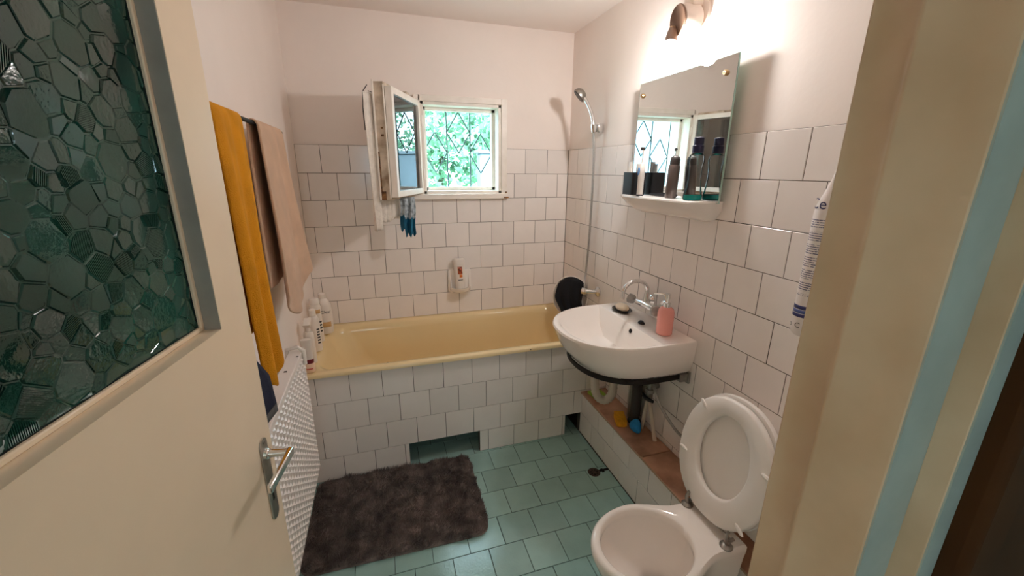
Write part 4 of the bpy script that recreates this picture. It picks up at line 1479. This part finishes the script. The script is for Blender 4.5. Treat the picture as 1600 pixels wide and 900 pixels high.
# floor drain
fd = thing('floor_drain', 'round rusty metal drain grate set in the teal floor', 'drain', (-.245, -1.013, 0))
part('grate', M().lathe([(.001, .001), (.026, .001), (.030, .003), (.033, .0015)], (-.247, -1.018, 0), (0, 0, 1), 24), MT['drainm'], fd)
hl = M()
for k in range(7):
    a = 2 * pi * k / 7
    hl.lathe([(.004, .0), (.004, .0034)], (-.247 + .017 * cos(a), -1.018 + .017 * sin(a), 0), (0, 0, 1), 8)
part('hole', hl, MT['dark'], fd)
part('broken_gap', M().box((-.222, -1.024, .0004), (-.163, -1.008, .0012)).box((-.205, -1.032, .0004), (-.190, -1.004, .0013)), MT['dark'], fd)

# ------------------------------------------------------------------ cotton pad bag on a hook
CBX, CBY = -.040, -1.784
bg = thing('cotton_pad_bag', 'white printed tube bag of cotton pads hanging on the tiled wall by the door frame', 'bag', (CBX, CBY, 1.07))
mprint = mat('bag_print', S(228, 220, 216), rough=.3, var=.01)
nt = mprint.node_tree
tc = nt.nodes.new('ShaderNodeTexCoord')
sp_ = nt.nodes.new('ShaderNodeSeparateXYZ')
nt.links.new(tc.outputs['Object'], sp_.inputs[0])


def mnode(op, a, b=None):
    n = nt.nodes.new('ShaderNodeMath')
    n.operation = op
    for k, v in enumerate((a, b)):
        if v is None:
            continue
        if isinstance(v, (int, float)):
            n.inputs[k].default_value = v
        else:
            nt.links.new(v, n.inputs[k])
    return n.outputs[0]


Zc = sp_.outputs['Z']
Yc = sp_.outputs['Y']
lines = mnode('GREATER_THAN', mnode('SINE', mnode('MULTIPLY', Zc, 2 * pi / .0062)), .1)
para = mnode('GREATER_THAN', mnode('SINE', mnode('MULTIPLY', Zc, 2 * pi / .036)), -.75)
zone = mnode('MULTIPLY', mnode('GREATER_THAN', Zc, .125), mnode('LESS_THAN', Zc, .355))
nzn = nt.nodes.new('ShaderNodeTexNoise')
nzn.inputs['Scale'].default_value = 260
nt.links.new(tc.outputs['Object'], nzn.inputs['Vector'])
ink = mnode('MULTIPLY', mnode('MULTIPLY', mnode('MULTIPLY', lines, para), zone), mnode('GREATER_THAN', nzn.outputs['Fac'], .42))
mixc = nt.nodes.new('ShaderNodeMix')
mixc.data_type = 'RGBA'
pb = nt.nodes['Principled BSDF']
src = pb.inputs['Base Color'].links[0].from_socket
nt.links.new(src, mixc.inputs['A'])
mixc.inputs['B'].default_value = (*S(96, 94, 118), 1)
nt.links.new(ink, mixc.inputs['Factor'])
nt.links.new(mixc.outputs['Result'], pb.inputs['Base Color'])
part('bag_body', M().lathe([(.004, 0), (.022, .002), (.031, .012), (.033, .03), (.033, .36), (.030, .385), (.018, .42), (.008, .455), (.004, .475)], (CBX, CBY, 1.068), (0, 0, 1), 32), mprint, bg)


def onbag(zc, a_c, k=.0335):
    def fn(x, y):
        a = a_c + x / k
        return (CBX + (k + .0004) * cos(a), CBY + (k + .0004) * sin(a), zc + y)
    return fn


AC = pi * .86 + .10
MT['bagblue'] = mat('bag_blue_print', S(44, 46, 96), rough=.35)
MT['bagblue2'] = mat('bag_mid_blue_print', S(84, 98, 150), rough=.35)
part('lettering', text_on('Ce', .042, onbag(1.068 + .375, AC, .0325)), MT['bagblue'], bg, label='dark blue letters Ce')
for z0_, z1_, mm in ((.062, .072, 'bagblue'), (.074, .084, 'bagblue2'), (.086, .097, 'bagblue')):
    m = M()
    m.grid(lambda u, v: (CBX + .0334 * cos(pi * .5 + u * pi * 1.1), CBY + .0334 * sin(pi * .5 + u * pi * 1.1), 1.068 + z0_ + (z1_ - z0_) * v), 20, 1)
    part('stripe', m, MT[mm], bg, solid=.0004)
part('emblem', text_on('o', .022, onbag(1.068 + .030, AC - .25)), MT['darkprint'], bg)
part('emblem', text_on('C', .022, onbag(1.068 + .030, AC + .45)), MT['darkprint'], bg)
part('string', M().tube([(CBX, CBY, 1.54), (CBX + .01, CBY - .002, 1.63), (-.012, CBY - .002, 1.735)], .002, 6), MT['plwhite'], bg)
solo('wall_hook', M().box((-.018, -1.810, 1.735), (TT, -1.772, 1.765)), MT['blackpl'], 'small black wall hook above the cotton pad bag', 'hook', (0, -1.795, 1.75), bevel=.005)

# ------------------------------------------------------------------ outdoors seen through the window
struct('ground_garden', M().box((-9, .5, -.6), (9, 14, -.5)), MT['earth'])


def tree(name, label, c, h, rx, rz, n, matl, seed, size=.07):
    R = random.Random(seed)
    t = thing(name, label, 'tree', (c[0], c[1], -.5))
    part('trunk', M().tube([(c[0], c[1], -.5), (c[0] + .05, c[1], h * .3), (c[0] - .03, c[1] + .05, h * .6), (c[0], c[1], h)], [.09, .075, .06, .02], 10), MT['bark'], t)
    m = M()
    pv, pf = [], []
    for k in range(n):
        while True:
            p = Vector((R.uniform(-1, 1), R.uniform(-1, 1), R.uniform(-1, 1)))
            if p.length < 1 and noise.noise(p * 2.6 + Vector((seed, 0, 0))) > -.12:
                break
        q = Vector((c[0] + p.x * rx, c[1] + p.y * rx * .8, h + p.z * rz))
        d1 = Vector((R.gauss(0, 1), R.gauss(0, 1), R.gauss(0, 1))).normalized()
        d2 = d1.cross(Vector((R.gauss(0, 1), R.gauss(0, 1), R.gauss(0, 1)))).normalized()
        s = size * R.uniform(.7, 1.3)
        b = len(pv)
        pv += [tuple(q), tuple(q + d1 * s * .5 + d2 * s * .28), tuple(q + d1 * s), tuple(q + d1 * s * .5 - d2 * s * .28)]
        pf.append((b, b + 1, b + 2, b + 3))
    m.v, m.f = pv, pf
    part('foliage', m, matl, t, stuff=True)


tree('leafy_tree', 'bright green leafy tree outside the window behind the grille', (-.35, 3.4, 0), 1.95, .75, .8, 2600, MT['leafA'], 1, .11)
tree('leafy_tree', 'pale green tree outside the window near the rendered wall', (.95, 4.4, 0), 2.3, 1.0, 1.1, 3200, MT['leafB'], 2, .12)
tree('leafy_tree', 'low pale bush outside the window under the trees', (-.50, 1.75, 0), .75, .42, .62, 1100, MT['leafB'], 3, .08)
tree('leafy_tree', 'broad green tree outside on the far side of the garden', (-2.9, 4.2, 0), 2.1, 1.2, 1.2, 1800, MT['leafA'], 4, .12)
tree('leafy_tree', 'tall far tree outside to the side of the window', (3.9, 4.8, 0), 2.2, 1.3, 1.4, 2000, MT['leafA'], 6, .12)
gw = thing('garden_wall', 'low pale rendered garden wall outside the window, coped on top', 'wall', (.75, 2.5, -.5))
part('render', M().box((-.06, 2.3, -.5), (1.6, 2.5, 1.72)), MT['render'], gw, bevel=.02)
part('coping', M().box((-.09, 2.27, 1.72), (1.62, 2.53, 1.76)), MT['render'], gw, bevel=.01)
gw = thing('neighbour_wall', 'tall pale rendered house wall outside the window', 'wall', (-2.2, 2.1, -.5))
part('render', M().box((-2.15, 1.9, -.5), (-1.0, 2.1, 2.8)), MT['render'], gw, bevel=.02)
part('coping', M().box((-2.2, 1.87, 2.8), (-.97, 2.13, 2.86)), MT['render'], gw, bevel=.01)
